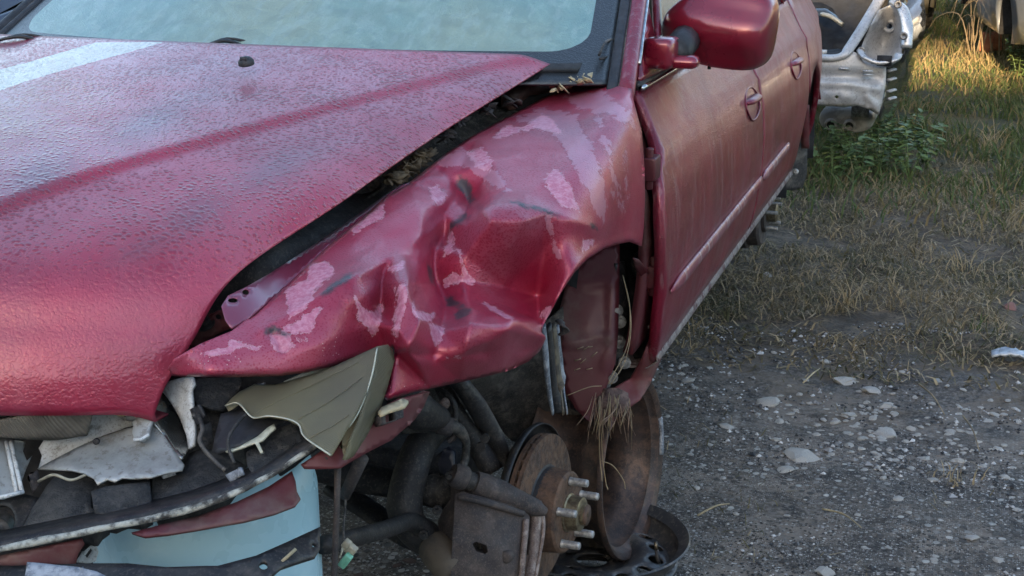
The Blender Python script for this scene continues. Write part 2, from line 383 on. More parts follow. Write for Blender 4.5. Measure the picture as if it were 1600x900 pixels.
M['muffler'] = plain('aluminised_muffler', (.45, .42, .38), (.28, .26, .235), .45, metal=.3, sc=14, bump=.15, bsc=40)
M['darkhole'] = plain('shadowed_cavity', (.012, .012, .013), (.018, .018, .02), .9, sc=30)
M['tailred'] = plain('red_lamp_plastic', (.45, .02, .02), (.35, .015, .015), .2, sc=10, bump=.02)
def glassmat(name, tint, rough, film, filmcol, nsc=26, trans=.85):
    m, nt, b = newmat(name); t = NT(nt)
    S(b, nt, Base_Color=tint, Roughness=rough, Transmission_Weight=trans, IOR=1.45)
    d = t.n('ShaderNodeBsdfDiffuse'); t.put(d.inputs[0], filmcol)
    tl = t.n('ShaderNodeBsdfTranslucent'); t.put(tl.inputs[0], filmcol)
    gl = t.n('ShaderNodeBsdfGlossy'); t.put(gl.inputs['Roughness'], .3)
    a = t.n('ShaderNodeMixShader'); a.inputs[0].default_value = .25; nt.links.new(d.outputs[0], a.inputs[1]); nt.links.new(tl.outputs[0], a.inputs[2])
    mx = t.n('ShaderNodeMixShader'); t.put(mx.inputs[0], t.rng(t.noise(nsc, 6, .7), .3, .7, film * .82, min(1, film * 1.12)))
    nt.links.new(b.outputs[0], mx.inputs[1]); nt.links.new(a.outputs[0], mx.inputs[2])
    nt.links.new(mx.outputs[0], nt.nodes['Material Output'].inputs[0])
    nr = t.bump(t.noise(230, 4, .7), .35, .0015); S(b, nt, Normal=nr); t.put(d.inputs['Normal'], nr)
    return m, nt, t, mx
M['glass'], _, _, _ = glassmat('dewy_side_glass', (.5, .54, .52), .03, .06, (.45, .5, .48), trans=.5)
M['carglass'] = plain('dark_car_glass', (.02, .022, .024), (.03, .032, .033), .08, sc=4, bump=0, spec=.8)
def windshield_mat():
    m, nt, b = newmat('dewy_windshield'); t = NT(nt)
    drops = t.rng(t.vor(260), .2, .5, 1, 0); runs = t.noise(1.0, 4, .65, vec=t.map((40, 14, 14), (0, 0, R(20))))
    film = t.rng(t.noise(30, 6, .65), .3, .7, .68, .9)
    col = t.mix(t.rng(t.noise(1.6, 3), .35, .65), (.2, .35, .34), (.29, .37, .29))
    col = t.mix(t.math('MULTIPLY', t.rng(runs, .46, .62), .35), col, (.36, .5, .49))
    fr = t.rng(t.attr('frit'), -.0008, .0008)
    S(b, nt, Base_Color=t.mix(fr, (.016, .018, .02), col), Roughness=t.mix(fr, (.35,) * 3, (.42,) * 3), Specular_IOR_Level=.6,
      Transmission_Weight=t.math('MULTIPLY', fr, t.math('SUBTRACT', .95, film)), Coat_Weight=.5, Coat_Roughness=.25)
    nr = t.bump(t.math('ADD', t.math('MULTIPLY', drops, .6), t.noise(160, 3, .6)), .4, .0018); S(b, nt, Normal=nr, Coat_Normal=nr)
    return m
M['windshield'] = windshield_mat()
def lens_mat():
    m, nt, b = newmat('yellowed_lens_plastic'); t = NT(nt)
    w = t.n('ShaderNodeTexWave', wave_type='BANDS'); t.put(w.inputs[0], t.map((1, 1, 1), (0, R(-20), R(40)))); w.inputs['Scale'].default_value = 110; w.inputs['Distortion'].default_value = .8
    col = t.mix(t.rng(t.noise(7, 4), .3, .7), (.46, .41, .25), (.34, .31, .22))
    S(b, nt, Base_Color=col, Roughness=.36, Transmission_Weight=.25, IOR=1.4, Normal=t.bump(w.outputs['Fac'], .9, .0016), Specular_IOR_Level=.5)
    tl = t.n('ShaderNodeBsdfTranslucent'); t.put(tl.inputs[0], col); mx = t.n('ShaderNodeMixShader'); mx.inputs[0].default_value = .4
    nt.links.new(b.outputs[0], mx.inputs[1]); nt.links.new(tl.outputs[0], mx.inputs[2]); nt.links.new(mx.outputs[0], nt.nodes['Material Output'].inputs[0])
    return m
M['lens'] = lens_mat()
def bulb_mat():
    m, nt, b = newmat('lamp_bulb_glass'); t = NT(nt)
    S(b, nt, Base_Color=(.75, .6, .25), Roughness=.06, Metallic=.6, Specular_IOR_Level=.8); return m
M['bulb'] = bulb_mat()
def ground_mat():
    m, nt, b = newmat('mud_gravel_ground'); t = NT(nt)
    mid = t.noise(3.2, 8, .68); mid2 = t.noise(7.5, 7, .7, vec=t.map(loc=(5, 2, 0))); fine = t.noise(70, 6, .75)
    y = t.n('ShaderNodeSeparateXYZ'); t.put(y.inputs[0], t.co()); yy = t.math('ADD', y.outputs[1], t.math('MULTIPLY', t.math('SUBTRACT', mid, .5), 3.0))
    mud = t.mix(t.rng(mid, .42, .58), (.075, .062, .052), (.27, .23, .19))
    mud = t.mix(t.math('MULTIPLY', t.rng(mid2, .51, .62), .8), mud, (.024, .023, .023))
    mud = t.mix(t.math('MULTIPLY', t.rng(fine, .47, .6), .6), mud, (.3, .265, .23))
    h = None; near = mud
    for sc, lo, hi, th in ((210, (.018, .019, .022), (.55, .53, .5), .39), (95, (.05, .047, .044), (.62, .59, .55), .43), (42, (.1, .092, .084), (.62, .59, .54), .47)):
        x = t.n('ShaderNodeTexVoronoi'); t.put(x.inputs['Vector'], t.co()); x.inputs['Scale'].default_value = sc
        cs = t.n('ShaderNodeSeparateColor'); t.put(cs.inputs[0], x.outputs['Color'])
        g = t.math('MULTIPLY', t.rng(x.outputs['Distance'], .42, .34), t.math('MULTIPLY', t.rng(t.noise(1.6 + sc * .008, 6, .66, vec=t.map(loc=(sc, 0, 0))), th, th + .06), t.rng(y.outputs[1], 4.25, 3.7, .12, 1)))
        g = t.math('MULTIPLY', g, t.rng(cs.outputs[1], .25, .35))
        near = t.mix(g, near, t.mix(t.rng(cs.outputs[0], .35, 1.0, 0, 1), lo, hi)); hh = t.math('MULTIPLY', g, 30.0 / sc); h = hh if h is None else t.math('ADD', h, hh)
    dirt = t.mix(t.rng(mid2, .4, .6), (.09, .07, .05), (.2, .152, .105)); dirt = t.mix(t.rng(fine, .48, .6), dirt, (.055, .046, .034))
    far = t.mix(t.rng(mid, .4, .6), (.035, .045, .02), (.12, .1, .05))
    col = t.mix(t.rng(yy, 4.3, 5.0), near, dirt); col = t.mix(t.rng(yy, 7.3, 8.6), col, far)
    S(b, nt, Base_Color=col, Roughness=t.rng(mid, .4, .6, .6, .95), Specular_IOR_Level=.35,
      Normal=t.bump(t.math('ADD', h, t.math('ADD', fine, t.math('MULTIPLY', t.noise(18, 6), 2.2))), 1.0, .012))
    return m
M['ground'] = ground_mat()
def grass_mat(name, a, bcol, dry):
    m, nt, b = newmat(name); t = NT(nt)
    col = t.mix(t.rng(t.noise(1.6, 4), .35, .65), a, bcol)
    col = t.mix(t.rng(t.attr('dry'), .45, .75), col, dry)  # dryness, plus sunlight painted in on the back strip and seed tufts
    S(b, nt, Base_Color=col, Roughness=.65, Specular_IOR_Level=.3)
    tl = t.n('ShaderNodeBsdfTranslucent'); t.put(tl.inputs[0], col); mx = t.n('ShaderNodeMixShader'); mx.inputs[0].default_value = .25
    nt.links.new(b.outputs[0], mx.inputs[1]); nt.links.new(tl.outputs[0], mx.inputs[2]); nt.links.new(mx.outputs[0], nt.nodes['Material Output'].inputs[0])
    return m
M['grass'] = grass_mat('green_grass', (.06, .1, .03), (.1, .13, .045), (.26, .2, .1))
M['drygrass'] = grass_mat('flattened_straw', (.19, .15, .085), (.1, .095, .045), (.42, .33, .2))
M['wood'] = grass_mat('autumn_foliage', (.11, .11, .03), (.2, .15, .04), (.35, .22, .06))
# ------------------------------------------------------------------ the ground and what shades the yard
def build_ground():
    def axis(lo, hi, n1, lo2, hi2, n2):
        return np.unique(np.round(np.concatenate([np.linspace(lo, hi, n1), np.linspace(lo2, hi2, n2)]), 4))
    xs = axis(-250, 250, 41, -3.5, 2.0, 90); ys = axis(-60, 400, 47, 1.0, 10.0, 170)
    Xg, Yg = np.meshgrid(xs, ys, indexing='ij'); p = np.stack([Xg, Yg, 0 * Xg], -1).reshape(-1, 3)
    near = ((p[:, 0] > -4) & (p[:, 0] < 2.5) & (p[:, 1] > .5) & (p[:, 1] < 12))
    z = np.zeros(len(p)); q = p[near]
    z[near] = vnoise(q, 1.1) * .025 + vnoise(q, 4.5, 9) * .012 + vnoise(q, 13, 3) * .006
    p[:, 2] = z - .012
    grid('ground', p.reshape(len(xs), len(ys), 3), M['ground'], flip=False)
    o = bpy.data.objects['ground']; tag(o, kind='structure')
    # added unseen bank behind the viewer shaped to shade the yard
    ss = np.unique(np.concatenate([np.linspace(-75, 75, 60), np.linspace(-5, 5, 41)])); G = []
    crest = lambda q: 10.75 + .10 * mnoise.noise(Vector((q * .9, 2.2, 0))) + (.9 * mnoise.noise(Vector((q * .2, 5, 0))) + .5) * min(1, max(0, (abs(q) - 3) / 6))
    for k, (h, back) in enumerate(((0, 0), (.55, 3), (.85, 6), (1, 9), (.8, 14), (0, 24))):
        G.append([(q, -(22.3 + back), crest(q) * h - .05) for q in ss])
    tag(grid('sun_blocker', G, M['blocker'], flip=True), kind='structure')
M['blocker'] = plain('blocker_turf', (.16, .15, .09), (.1, .1, .055), .9, sc=1.2, bump=.5, bsc=8, bdist=.1)
build_ground()

# ------------------------------------------------------------------ the red car
XC = -1.45
CAR = thing('wrecked_car', (XC, 3.9, 0), 'wrecked red four-door car with crushed front fender and missing front wheel', 'car')
def part(fn, *a, **k): return fn(*a, **k)

# hood ---------------------------------------------------------------
HE = np.array([P(860, 90, z=1.18), P(690, 195, z=1.115), P(530, 305, z=1.06), P(370, 415, z=1.0), P(300, 520, z=.925), P(240, 620, z=.85)])
def build_hood():
    nb, ns = 150, 110
    E = catmull(HE, nb); t = np.linspace(0, 1, nb)
    bow = .25 + (.18 - .25) * t
    G = np.zeros((nb, 2 * ns - 1, 3))
    for j in range(2 * ns - 1):
        s = j / (ns - 1); mir = s > 1; s1 = 2 - s if mir else s
        k = 1 - (1 - s1) ** 2
        x = E[:, 0] + (XC - E[:, 0]) * s1; y = E[:, 1] - bow * k; z = E[:, 2] + .03 * k
        xcr = -.82 - (2.65 - y) * .456
        q = np.clip((xcr - x) / .032, 0, 1); z = z + .013 * q * q * (3 - 2 * q) * np.clip((t * 1.0 + .35), 0, 1)
        z = z - .012 * np.clip((.045 - s1 * .45) / .045, 0, 1) ** 2       # rolled side edge
        fr = np.clip((t - .93) / .07, 0, 1); z = z - .012 * fr ** 2
        if mir: x = 2 * XC - x
        G[:, j] = np.stack([x, y, z], -1)
    lip = G[-1].copy(); lip[:, 2] -= .012; lip2 = lip.copy(); lip2[:, 1] += .03; lip2[:, 2] -= .002
    G = np.concatenate([G, lip[None], lip2[None]], 0)
    v = G.reshape(-1, 3); px, py, d = proj(v)
    bl = np.zeros(len(v))
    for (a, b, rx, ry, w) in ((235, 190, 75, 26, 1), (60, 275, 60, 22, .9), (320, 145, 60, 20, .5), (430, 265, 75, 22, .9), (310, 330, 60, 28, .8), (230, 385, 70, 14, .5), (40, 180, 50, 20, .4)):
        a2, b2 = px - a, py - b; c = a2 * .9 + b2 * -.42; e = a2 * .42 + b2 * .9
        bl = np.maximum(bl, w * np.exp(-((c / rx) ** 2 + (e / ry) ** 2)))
    # the steep flank of the pressed crease and the rolled nose shed the water
    xcr = -.82 - (2.65 - v[:, 1]) * .456; w1 = np.exp(-(((xcr - v[:, 0]) - .016) / .016) ** 2)
    w2 = np.clip((py - 560) / 40, 0, 1) * np.clip(.35 + .9 * np.sin(px * .09 + 2 * np.sin(px * .031)), 0, 1)
    o = grid('hood', G, M['hood'], CAR, flip=True, attrs={'fine': np.clip((py - 370) / 90, 0, 1) * .9 + .35 * np.clip((130 - py) / 40, 0, 1), 'blotch': bl, 'wiped': np.maximum(w1, w2 * .4), 'pale_band': np.where(d < 3.4, np.clip(np.maximum(sdf(np.stack([px, py], -1), [(150, 66), (256, 66), (200, 82), (120, 104), (50, 124), (-30, 152), (-30, 116), (40, 98)]), sdf(np.stack([px, py], -1), [(-60, 60), (130, 64), (40, 90), (-60, 112)]) * .1 - 2.5) / 8, -2, 2), -2)}, solid=.004, offset=1.0 if False else -1.0)
    # black washer nozzle
    c = P(385, 97, z=1.205); mb = MB()
    mb.lathe([(0, .014), (.006, .014), (.011, .010), (.014, .004), (.0145, 0)], c - np.array([0, 0, .004]), (0, -.25, 1), 14)
    mb.box(c + np.array([0, -.006, .006]), (.012, .012, .007)); mb.build('washer_nozzle', M['black'], o)
    # perished rubber seal hanging out under the nose
    pts = [P(a, b, z=.835) for a, b in ((-120, 655), (0, 650), (90, 641), (160, 634), (232, 622))]
    s = MB(); c = catmull(pts, 60); rr = [.004 + .0025 * abs(math.sin(i * 1.9)) for i in range(60)]; s.tube(c + np.array([0, .012, 0]), rr, 8); s.build('hood_seal', M['rubber'], o)
build_hood()

# windshield, pillars, wipers, roof ---------------------------------
def ws_pt(u, v):        # u -1 (right of the car) .. 1 (left), v 0..1 upwards
    hw = .70 + (.555 - .70) * v; y = 2.70 + .90 * v - .22 * (1 - u * u); z = 1.13 + .48 * v + .012 * (1 - u * u)
    return np.array([XC + .06 + u * hw, y, z])
def build_glass():
    us, vs_ = np.linspace(-1, 1, 121), np.linspace(0, 1, 61)
    G = np.array([[ws_pt(u, v) for u in us] for v in vs_])
    fr = []
    for v in vs_:
        for u in us:
            hw = .70 + (.555 - .70) * v; a = hw - abs(u) * hw; b = v * 1.02; c = (1 - v) * 1.02
            dx, dy = a - .042, min(b - .105, c - .05); r = .07
            qx, qy = r - dx, r - dy
            fr.append(r - math.hypot(max(qx, 0), max(qy, 0)) - min(max(qx, qy), 0) * 1.0 if max(qx, qy) > 0 else min(dx, dy))
    grid('windshield', G, M['windshield'], CAR, flip=False, attrs={'frit': fr}, solid=.005)
    for s in (1, -1):
        e = np.array([ws_pt(s * 1.0, v) for v in np.linspace(-.05, 1, 20)]); off = np.array([s * .012, .004, .004])
        MB().tube(e + off, .011, 10, flat=.6).build('windshield_seal', M['black'], CAR)
        MB().tube(e + np.array([s * .024, .012, .006]), .004, 6).build('windshield_trim', M['rubber'], CAR)
        pl = e + np.array([s * .036, .018, .002]); MB().tube(pl, [.017, .016, .018], 14, flat=.9).build('pillar', M['door' if s > 0 else 'black'], CAR)
        MB().tube(pl[2:] + np.array([s * .016, .012, .002]), .004, 8).build('chrome_strip', M['chrome'], CAR)
    # wipers lying in the cowl
    for (a, b, n) in (((-40, 62), (58, 66), 0), ((292, 70), (372, 71), 1)):
        A, B = P(a[0], a[1] - 2, z=1.207 - .0 * (1 - n)), P(b[0], b[1], z=1.2 - .0 * (1 - n))
        A, B = A + np.array([0, .05, -.012]), B + np.array([0, .05, -.012])
        mid = (A + B) / 2 + np.array([0, 0, .014]); mb = MB(); mb.tube([A, mid, B], [.004, .007, .004], 8, sub=14, flat=.6)
        mb.tube([A + [0, .02, .0], mid + [0, .02, .002], B + [0.03, .02, 0]], .003, 6, sub=10); mb.build('wiper', M['black'], CAR)
    # cowl: black plastic tray between hood and glass
    G = []
    for k, dv in enumerate((.0, .05, .12)):
        G.append([ws_pt(u, 0) + np.array([0, -.16 + .085 * k, -.035 + .012 * k]) for u in np.linspace(-1.0, .70, 41)])
    grid('cowl_panel', G, M['black'], CAR, solid=.006)
    sheet('cowl_cover', [(862, 96), (900, 92), (930, 72), (952, 40), (975, 30), (984, 60), (975, 95), (930, 122), (905, 130), (868, 118)],
          tps([(862, 96, depth(862, 96, y=2.76)), (975, 30, depth(975, 30, x=-.72)), (975, 95, depth(975, 95, x=-.71)), (868, 118, depth(868, 118, y=2.70)), (930, 110, depth(930, 110, y=2.74))]),
          M['black'], CAR, step=8, solid=.003)
    MB().tube([P(936, 86, x=-.715), P(946, 66, x=-.715), P(960, 63, x=-.712), P(958, 84, x=-.708), P(938, 92, x=-.71)], .0028, 6, sub=16).build('cowl_clip', M['rubber'], CAR)
    # roof, rear window, boot
    us = np.linspace(-1, 1, 15)
    def strip(a, b, n=8): return np.array([[a(u) + (b(u) - a(u)) * t for u in us] for t in np.linspace(0, 1, n)])
    rf = lambda u: ws_pt(u, 1); rr = lambda u: np.array([XC + u * .6, 4.75 + .05 * (1 - u * u), 1.60 + .03 * (1 - u * u)])
    G = strip(rf, rr); G[1:-1, :, 2] += .05; grid('roof', G, M['door'], CAR, solid=.004)
    rb = lambda u: np.array([XC + u * .66, 5.45 + .12 * (1 - u * u), 1.19]); grid('rear_window', strip(rr, rb), M['glass'], CAR, solid=.004)
    tb = lambda u: np.array([XC + u * .7, 6.15 + .08 * (1 - u * u), 1.15]); grid('boot_lid', strip(rb, tb), M['door'], CAR, solid=.004)
    bb = lambda u: np.array([XC + u * .78, 6.25 + .1 * (1 - u * u), .6]); grid('rear_bumper', strip(tb, bb), M['door'], CAR, solid=.004)
    # cabin: dashboard, seats
    G = [[ws_pt(u, 0) + np.array([0, .03 + .12 * k, .02 + .03 * math.sin(k * .8) - (.35 if k == 5 else 0)]) for u in np.linspace(-.92, .92, 13)] for k in range(6)]
    grid('dashboard', G, M['black'], CAR, solid=.01)
    for sx in (-.36, .36):
        mb = MB(); mb.box((XC + sx, 3.75, .72), (.48, .5, .16)); mb.box((XC + sx, 4.02, 1.02), (.46, .14, .6), Matrix.Rotation(R(-14), 3, 'X').to_quaternion()); mb.box((XC + sx, 4.12, 1.4), (.26, .1, .16)); mb.build('seat', M['beigecar'], CAR, bevel=.04)
build_glass()

# left side of the body ----------------------------------------------
_zs = [.50, .56, .62, .72, .82, .92, 1.0, 1.06, 1.11]; _xs = [-.63, -.602, -.585, -.572, -.568, -.576, -.602, -.636, -.665]
def side_x(z, y):
    x = np.interp(z, _zs, _xs); y = np.asarray(y, float)
    return x - .12 * (np.clip(y - 4.9, 0, 2) / 1.3) ** 2 - .03 * np.clip(2.95 - y, 0, 1) ** 2
def onside(px, py):
    d = depth(px, py, x=-.6)
    for _ in range(30):
        p = D(px, py, d); d = d * .5 + .5 * depth(px, py, x=float(side_x(p[2], p[1])))
    return p[1], p[2]
def side_panel(name, outline, mat, step=.03, holes=(), mirror=False, off=0.0, parent=CAR, **k):
    v, f = cdt(outline, step, holes)
    x = side_x(v[:, 1], v[:, 0]) + off; 
    # shallow body-side crease under the handles
    x = x + .006 * np.exp(-((v[:, 1] - .985) / .018) ** 2)
    if mirror: x = 2 * XC - x
    p = np.stack([x, v[:, 0], v[:, 1]], -1)
    n = np.cross(p[f[0][1]] - p[f[0][0]], p[f[0][2]] - p[f[0][0]])
    if (n[0] < 0) != mirror: f = f[:, ::-1]
    return mesh(name, p, f, mat, parent, solid=.02, offset=-1.0, **k)
def build_side():
    fe = [onside(*q) for q in ((995, 142), (1007, 170), (1020, 200), (1028, 230), (1035, 300), (1038, 380), (1037, 450), (1030, 520), (1022, 566))]
    fd = list(map(tuple, catmull(fe, 30))) + [(3.2, .575), (3.925, .575), (3.94, .8), (3.95, 1.108), (3.4, 1.108), (2.95, 1.108)]
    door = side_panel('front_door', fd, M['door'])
    ca, cz, cr = 5.17, .52, .355
    arch = [(ca + cr * math.cos(t), cz + cr * math.sin(t)) for t in np.linspace(math.pi * 1.0, 0, 24)]
    a1 = [q for q in arch if q[0] < 4.93]
    rd = [(3.962, 1.108), (3.952, .8), (3.937, .575), (4.80, .575)] + a1[1:] + [(4.95, .9), (5.0, 1.108)]
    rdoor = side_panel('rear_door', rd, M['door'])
    a2 = [q for q in arch if q[0] >= 4.94]
    qp = [(5.012, 1.108), (4.962, .9)] + a2 + [(5.53, .56), (6.22, .60), (6.25, .9), (6.15, 1.14), (5.5, 1.16)]
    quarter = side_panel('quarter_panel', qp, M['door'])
    for nm, ol in (('front_door', [(2.82, 1.108), (2.70, .8), (2.78, .575), (3.925, .575), (3.95, 1.108)]), ('rear_door', rd), ('quarter_panel', qp)):
        side_panel(nm, ol, M['door'], step=.08, mirror=True)
    side_panel('front_fender', [(2.80, 1.10), (2.68, .8), (2.76, .6)] + [(2.455 + .35 * math.cos(t), .5 + .35 * math.sin(t)) for t in np.linspace(.2, math.pi, 16)] + [(1.75, .55), (1.68, .9), (2.2, 1.03)], M['door'], step=.08, mirror=True)
    # scuffed mouldings
    for nm, par, ys in (('door_moulding', door, (2.775, 3.93)), ('door_moulding', rdoor, (3.965, 4.47))):
        yy = np.linspace(ys[0], ys[1], 40); pts = np.stack([side_x(np.full(40, .715), yy) + .004, yy, np.full(40, .715)], -1)
        MB().tube(pts, [.004] + [.0145] * 12 + [.013], 10, flat=.45, up=(1, 0, 0)).build(nm, M['moulding'], par)
    # handles with their cups
    for par, c in ((door, onside(1175, 162)), (rdoor, onside(1243, 102))):
        x0 = float(side_x(c[1], c[0])); mb = MB()
        mb.tube([(x0 - .006, c[0] - .085, c[1] + .012), (x0 + .007, c[0] - .05, c[1] + .014), (x0 + .008, c[0] + .04, c[1] + .012), (x0 - .006, c[0] + .085, c[1] + .008)], [.008, .013, .013, .008], 10, sub=18, flat=.7)
        mb.build('door_handle', M['door'], par)
        r = np.array([(float(side_x(c[1] + .04 * math.sin(t), c[0])) + .002, c[0] + .095 * math.cos(t), c[1] + .04 * math.sin(t)) for t in np.linspace(0, 2 * math.pi, 28)])
        MB().tube(r, .003, 6).build('handle_rim', M['door'], par)
    # side windows, frames, chrome belt strip
    def win(y0, y1, y0t, y1t, par):
        def pt(t, h): z = 1.105 + (1.565 - 1.105) * h; return np.array([-.672 - .17 * h, (y0 + (y1 - y0) * t) * (1 - h) + (y0t + (y1t - y0t) * t) * h, z])
        grid('window', [[pt(t, h) for t in np.linspace(.0, 1, 12)] for h in np.linspace(0, 1, 8)], M['glass'], par, solid=.004)
        fr = [pt(0, h) for h in np.linspace(0, 1, 8)] + [pt(t, 1) for t in np.linspace(0, 1, 8)] + [pt(1, h) for h in np.linspace(1, 0, 8)]
        MB().tube(np.array(fr) + [.004, 0, 0], .009, 8, flat=.8).build('window_frame', M['door'], par)
    win(3.06, 3.93, 3.66, 3.93, door); win(3.97, 4.9, 3.97, 4.72, rdoor)
    yy = np.linspace(2.84, 3.95, 24)
    for dx, dz, r, mt in ((.0, .006, .010, 'blackmetal'), (.010, .002, .0055, 'chrome')):
        MB().tube(np.stack([np.full(24, -.664 + dx), yy, np.full(24, 1.106 + dz)], -1), r, 8).build('belt_strip', M[mt], door)
    # sail corner
    sheet('mirror_sail', [(1000, 128), (1003, 40), (1006, 0), (1012, 0), (1022, 50), (1050, 105), (1020, 118)], tps([(a, b, depth(a, b, x=x)) for a, b, x in ((1000, 128, -.66), (1006, 0, -.70), (1012, 0, -.695), (1060, 105, -.655), (1020, 118, -.655))]), M['mirror'], door, step=10, solid=.012)
    # A-post seen in the gap, dusty sill
    post = [(2.70, .6), (2.72, .8), (2.74, 1.05), (2.87, 1.08), (2.87, .6)]
    side_panel('hinge_post', post, M['inner_red'], off=-.035)
    for zz, (px, py) in ((.86, (1016, 262)), (.7, (1022, 430))):
        p = P(px, py, x=-.60); MB().box(p, (.03, .05, .045)).tube([p + [0, -.01, -.04], p + [0, -.01, .04]], .009, 8).build('door_hinge', M['inner_red'], CAR, bevel=.004)
    pts = []
    yy = np.concatenate([np.linspace(2.80, 4.6, 40), np.linspace(4.62, 4.84, 6)])
    prof = [(-.012, .578), (.0, .570), (.002, .557), (-.018, .543), (-.06, .540), (-.075, .575)]
    G = [[(-.60 + dx - .02 * max(0, 2.88 - y), y, z - .0 * y) for dx, z in prof] for y in yy]
    grid('sill', G, M['dustsill'], CAR, flip=False, solid=.002)
    grid('sill', [[(2 * XC - q[0], q[1], q[2]) for q in r] for r in G], M['dustsill'], CAR, flip=True)
    MB().box((XC, 4.4, .60), (1.56, 2.6, .05)).build('underbody', M['mud'], CAR)
    # rear wheel well: black liner, mud flap, drum brake with studs
    well = [(ca + .37 * math.cos(t), cz + .37 * math.sin(t)) for t in np.linspace(-.1, math.pi + .1, 22)]
    grid('wheel_liner', [[(x, q[0], q[1]) for q in well] for x in (-.61, -.75, -1.0)], M['black'], CAR, solid=.004)
    sheet('mud_flap', [(1221, 296), (1240, 240), (1247, 200), (1262, 205), (1261, 270), (1255, 292), (1240, 298)], plane3((1221, 296, depth(1221, 296, y=5.42)), (1262, 205, depth(1262, 205, y=5.48)), (1255, 292, depth(1255, 292, y=5.50))), M['rubber'], CAR, step=8, solid=.008)
    sheet('flap_bracket', [(1250, 165), (1264, 165), (1264, 232), (1252, 232)], plane3((1250, 165, depth(1250, 165, y=5.40)), (1264, 165, depth(1264, 165, y=5.40)), (1252, 232, depth(1252, 232, y=5.42))), M['bumper_red'], CAR, step=8, solid=.01)
    p = P(1243, 268, y=5.40); MB().lathe([(0, .0), (.008, .006), (.0, .012)], p, (0, -1, .2), 10).build('flap_bolt', M['steel'], CAR)
    hub = P(1200, 332, x=-.70); ax = np.array([1, -.03, 0])
    d = MB().lathe([(-.12, .05), (-.12, .125), (-.115, .132), (-.06, .132), (-.058, .120), (-.02, .118), (-.012, .11), (-.012, .07), (0, .068), (0, 0)], hub, ax, 36).build('rear_brake_drum', M['caliper'], CAR, sharp=40)
    MB().lathe([(0, .032), (.03, .032), (.034, .026), (.034, 0)], hub, ax, 16).build('hub_cap', M['brass'], d, sharp=40)
    for k in range(5):
        t = .4 + k * 2 * math.pi / 5; c = hub + np.array([0, math.cos(t), math.sin(t)]) * .056
        MB().tube([c, c + ax * .04], .0065, 8).build('wheel_stud', M['steel'], d, sharp=40)
    MB().tube([hub + [-.1, 0, 0], (2 * XC - hub[0], hub[1], hub[2])], .035, 10).build('rear_axle', M['cast'], CAR)
M['moulding'] = paint('scuffed_moulding', (.25, .02, .045), dew=(.0, .15), rough=.42, coat=.3, dirt=.25, metal=.2, drip=.7)
build_side()

# mirror --------------------------------------------------------------
def build_mirror():
    c = P(1126, 42, x=-.572); root = c
    NU, NV = 48, 28; V = []; F = []
    for i in range(NV + 1):
        ph = -math.pi / 2 + math.pi * i / NV
        for j in range(NU):
            th = 2 * math.pi * j / NU
            def se(a, e): return math.copysign(abs(a) ** e, a)
            x = se(math.cos(ph), .42) * se(math.cos(th), .45); y = se(math.cos(ph), .42) * se(math.sin(th), .55); z = se(math.sin(ph), .55)
            # x lateral, y fore-aft (front = -y), z up
            tap = 1 - .16 * max(0, -x) - .1 * max(0, -x) ** 3
            zz = z * .088 * tap + (.010 if z > 0 else 0) * (1 - abs(x))
            yy = y * .075; 
            if y < 0:
                yy *= (1 - .35 * max(0, z)) ; yy -= .024 * max(0, 1 - abs(z - (.5 * max(0, -x) - .1)) * 1.7) * max(0, -y)     # a ridge runs along the nose
            else: yy *= .8
            if y < 0 and z < 0: yy *= 1 - .45 * (-z) ** 1.3
            xx = x * .122 + (.034 * max(0, z) ** 1.5 * (1 if x < 0 else 0) * -x) + .004 * z
            q = Vector((xx, yy, zz)); q.rotate(Matrix.Rotation(R(4), 3, 'Y').to_quaternion()); q.rotate(Matrix.Rotation(R(-8), 3, 'Z').to_quaternion())
            V.append(np.array(q) + c)
    for i in range(NV):
        for j in range(NU): F.append((i * NU + j, i * NU + (j + 1) % NU, (i + 1) * NU + (j + 1) % NU, (i + 1) * NU + j))
    door = [o for o in CAR.children if o.name == 'front_door'][0]
    mir = mesh('side_mirror', V, F, M['mirror'], CAR)
    G = [[c + np.array([x * .1, .064, z * .07 + .006]) for x in np.linspace(-1, 1, 6)] for z in np.linspace(-1, 1, 6)]
    grid('mirror_glass', G, M['chrome'], mir, solid=.002)
    a = P(1022, 78, x=-.655); b = P(1055, 80, x=-.615)
    mb = MB(); mb.box((a + b) / 2 + [-.006, 0, -.004], (.062, .075, .062), Matrix.Rotation(R(-6), 3, 'Z').to_quaternion()); mb.box((a + b) / 2 + [.03, .01, -.022], (.08, .05, .026)); mb.build('mirror_foot', M['mirror'], mir, bevel=.012)
    MB().tube([b + [.0, .0, -.005], c + [-.07, 0, -.02]], [.03, .034], 12).build('mirror_joint', M['black'], mir)
    MB().tube([c + [-.02, -.01, -.086], c + [-.02, -.01, -.092]], .004, 8).build('drain_plug', M['black'], mir)
build_mirror()
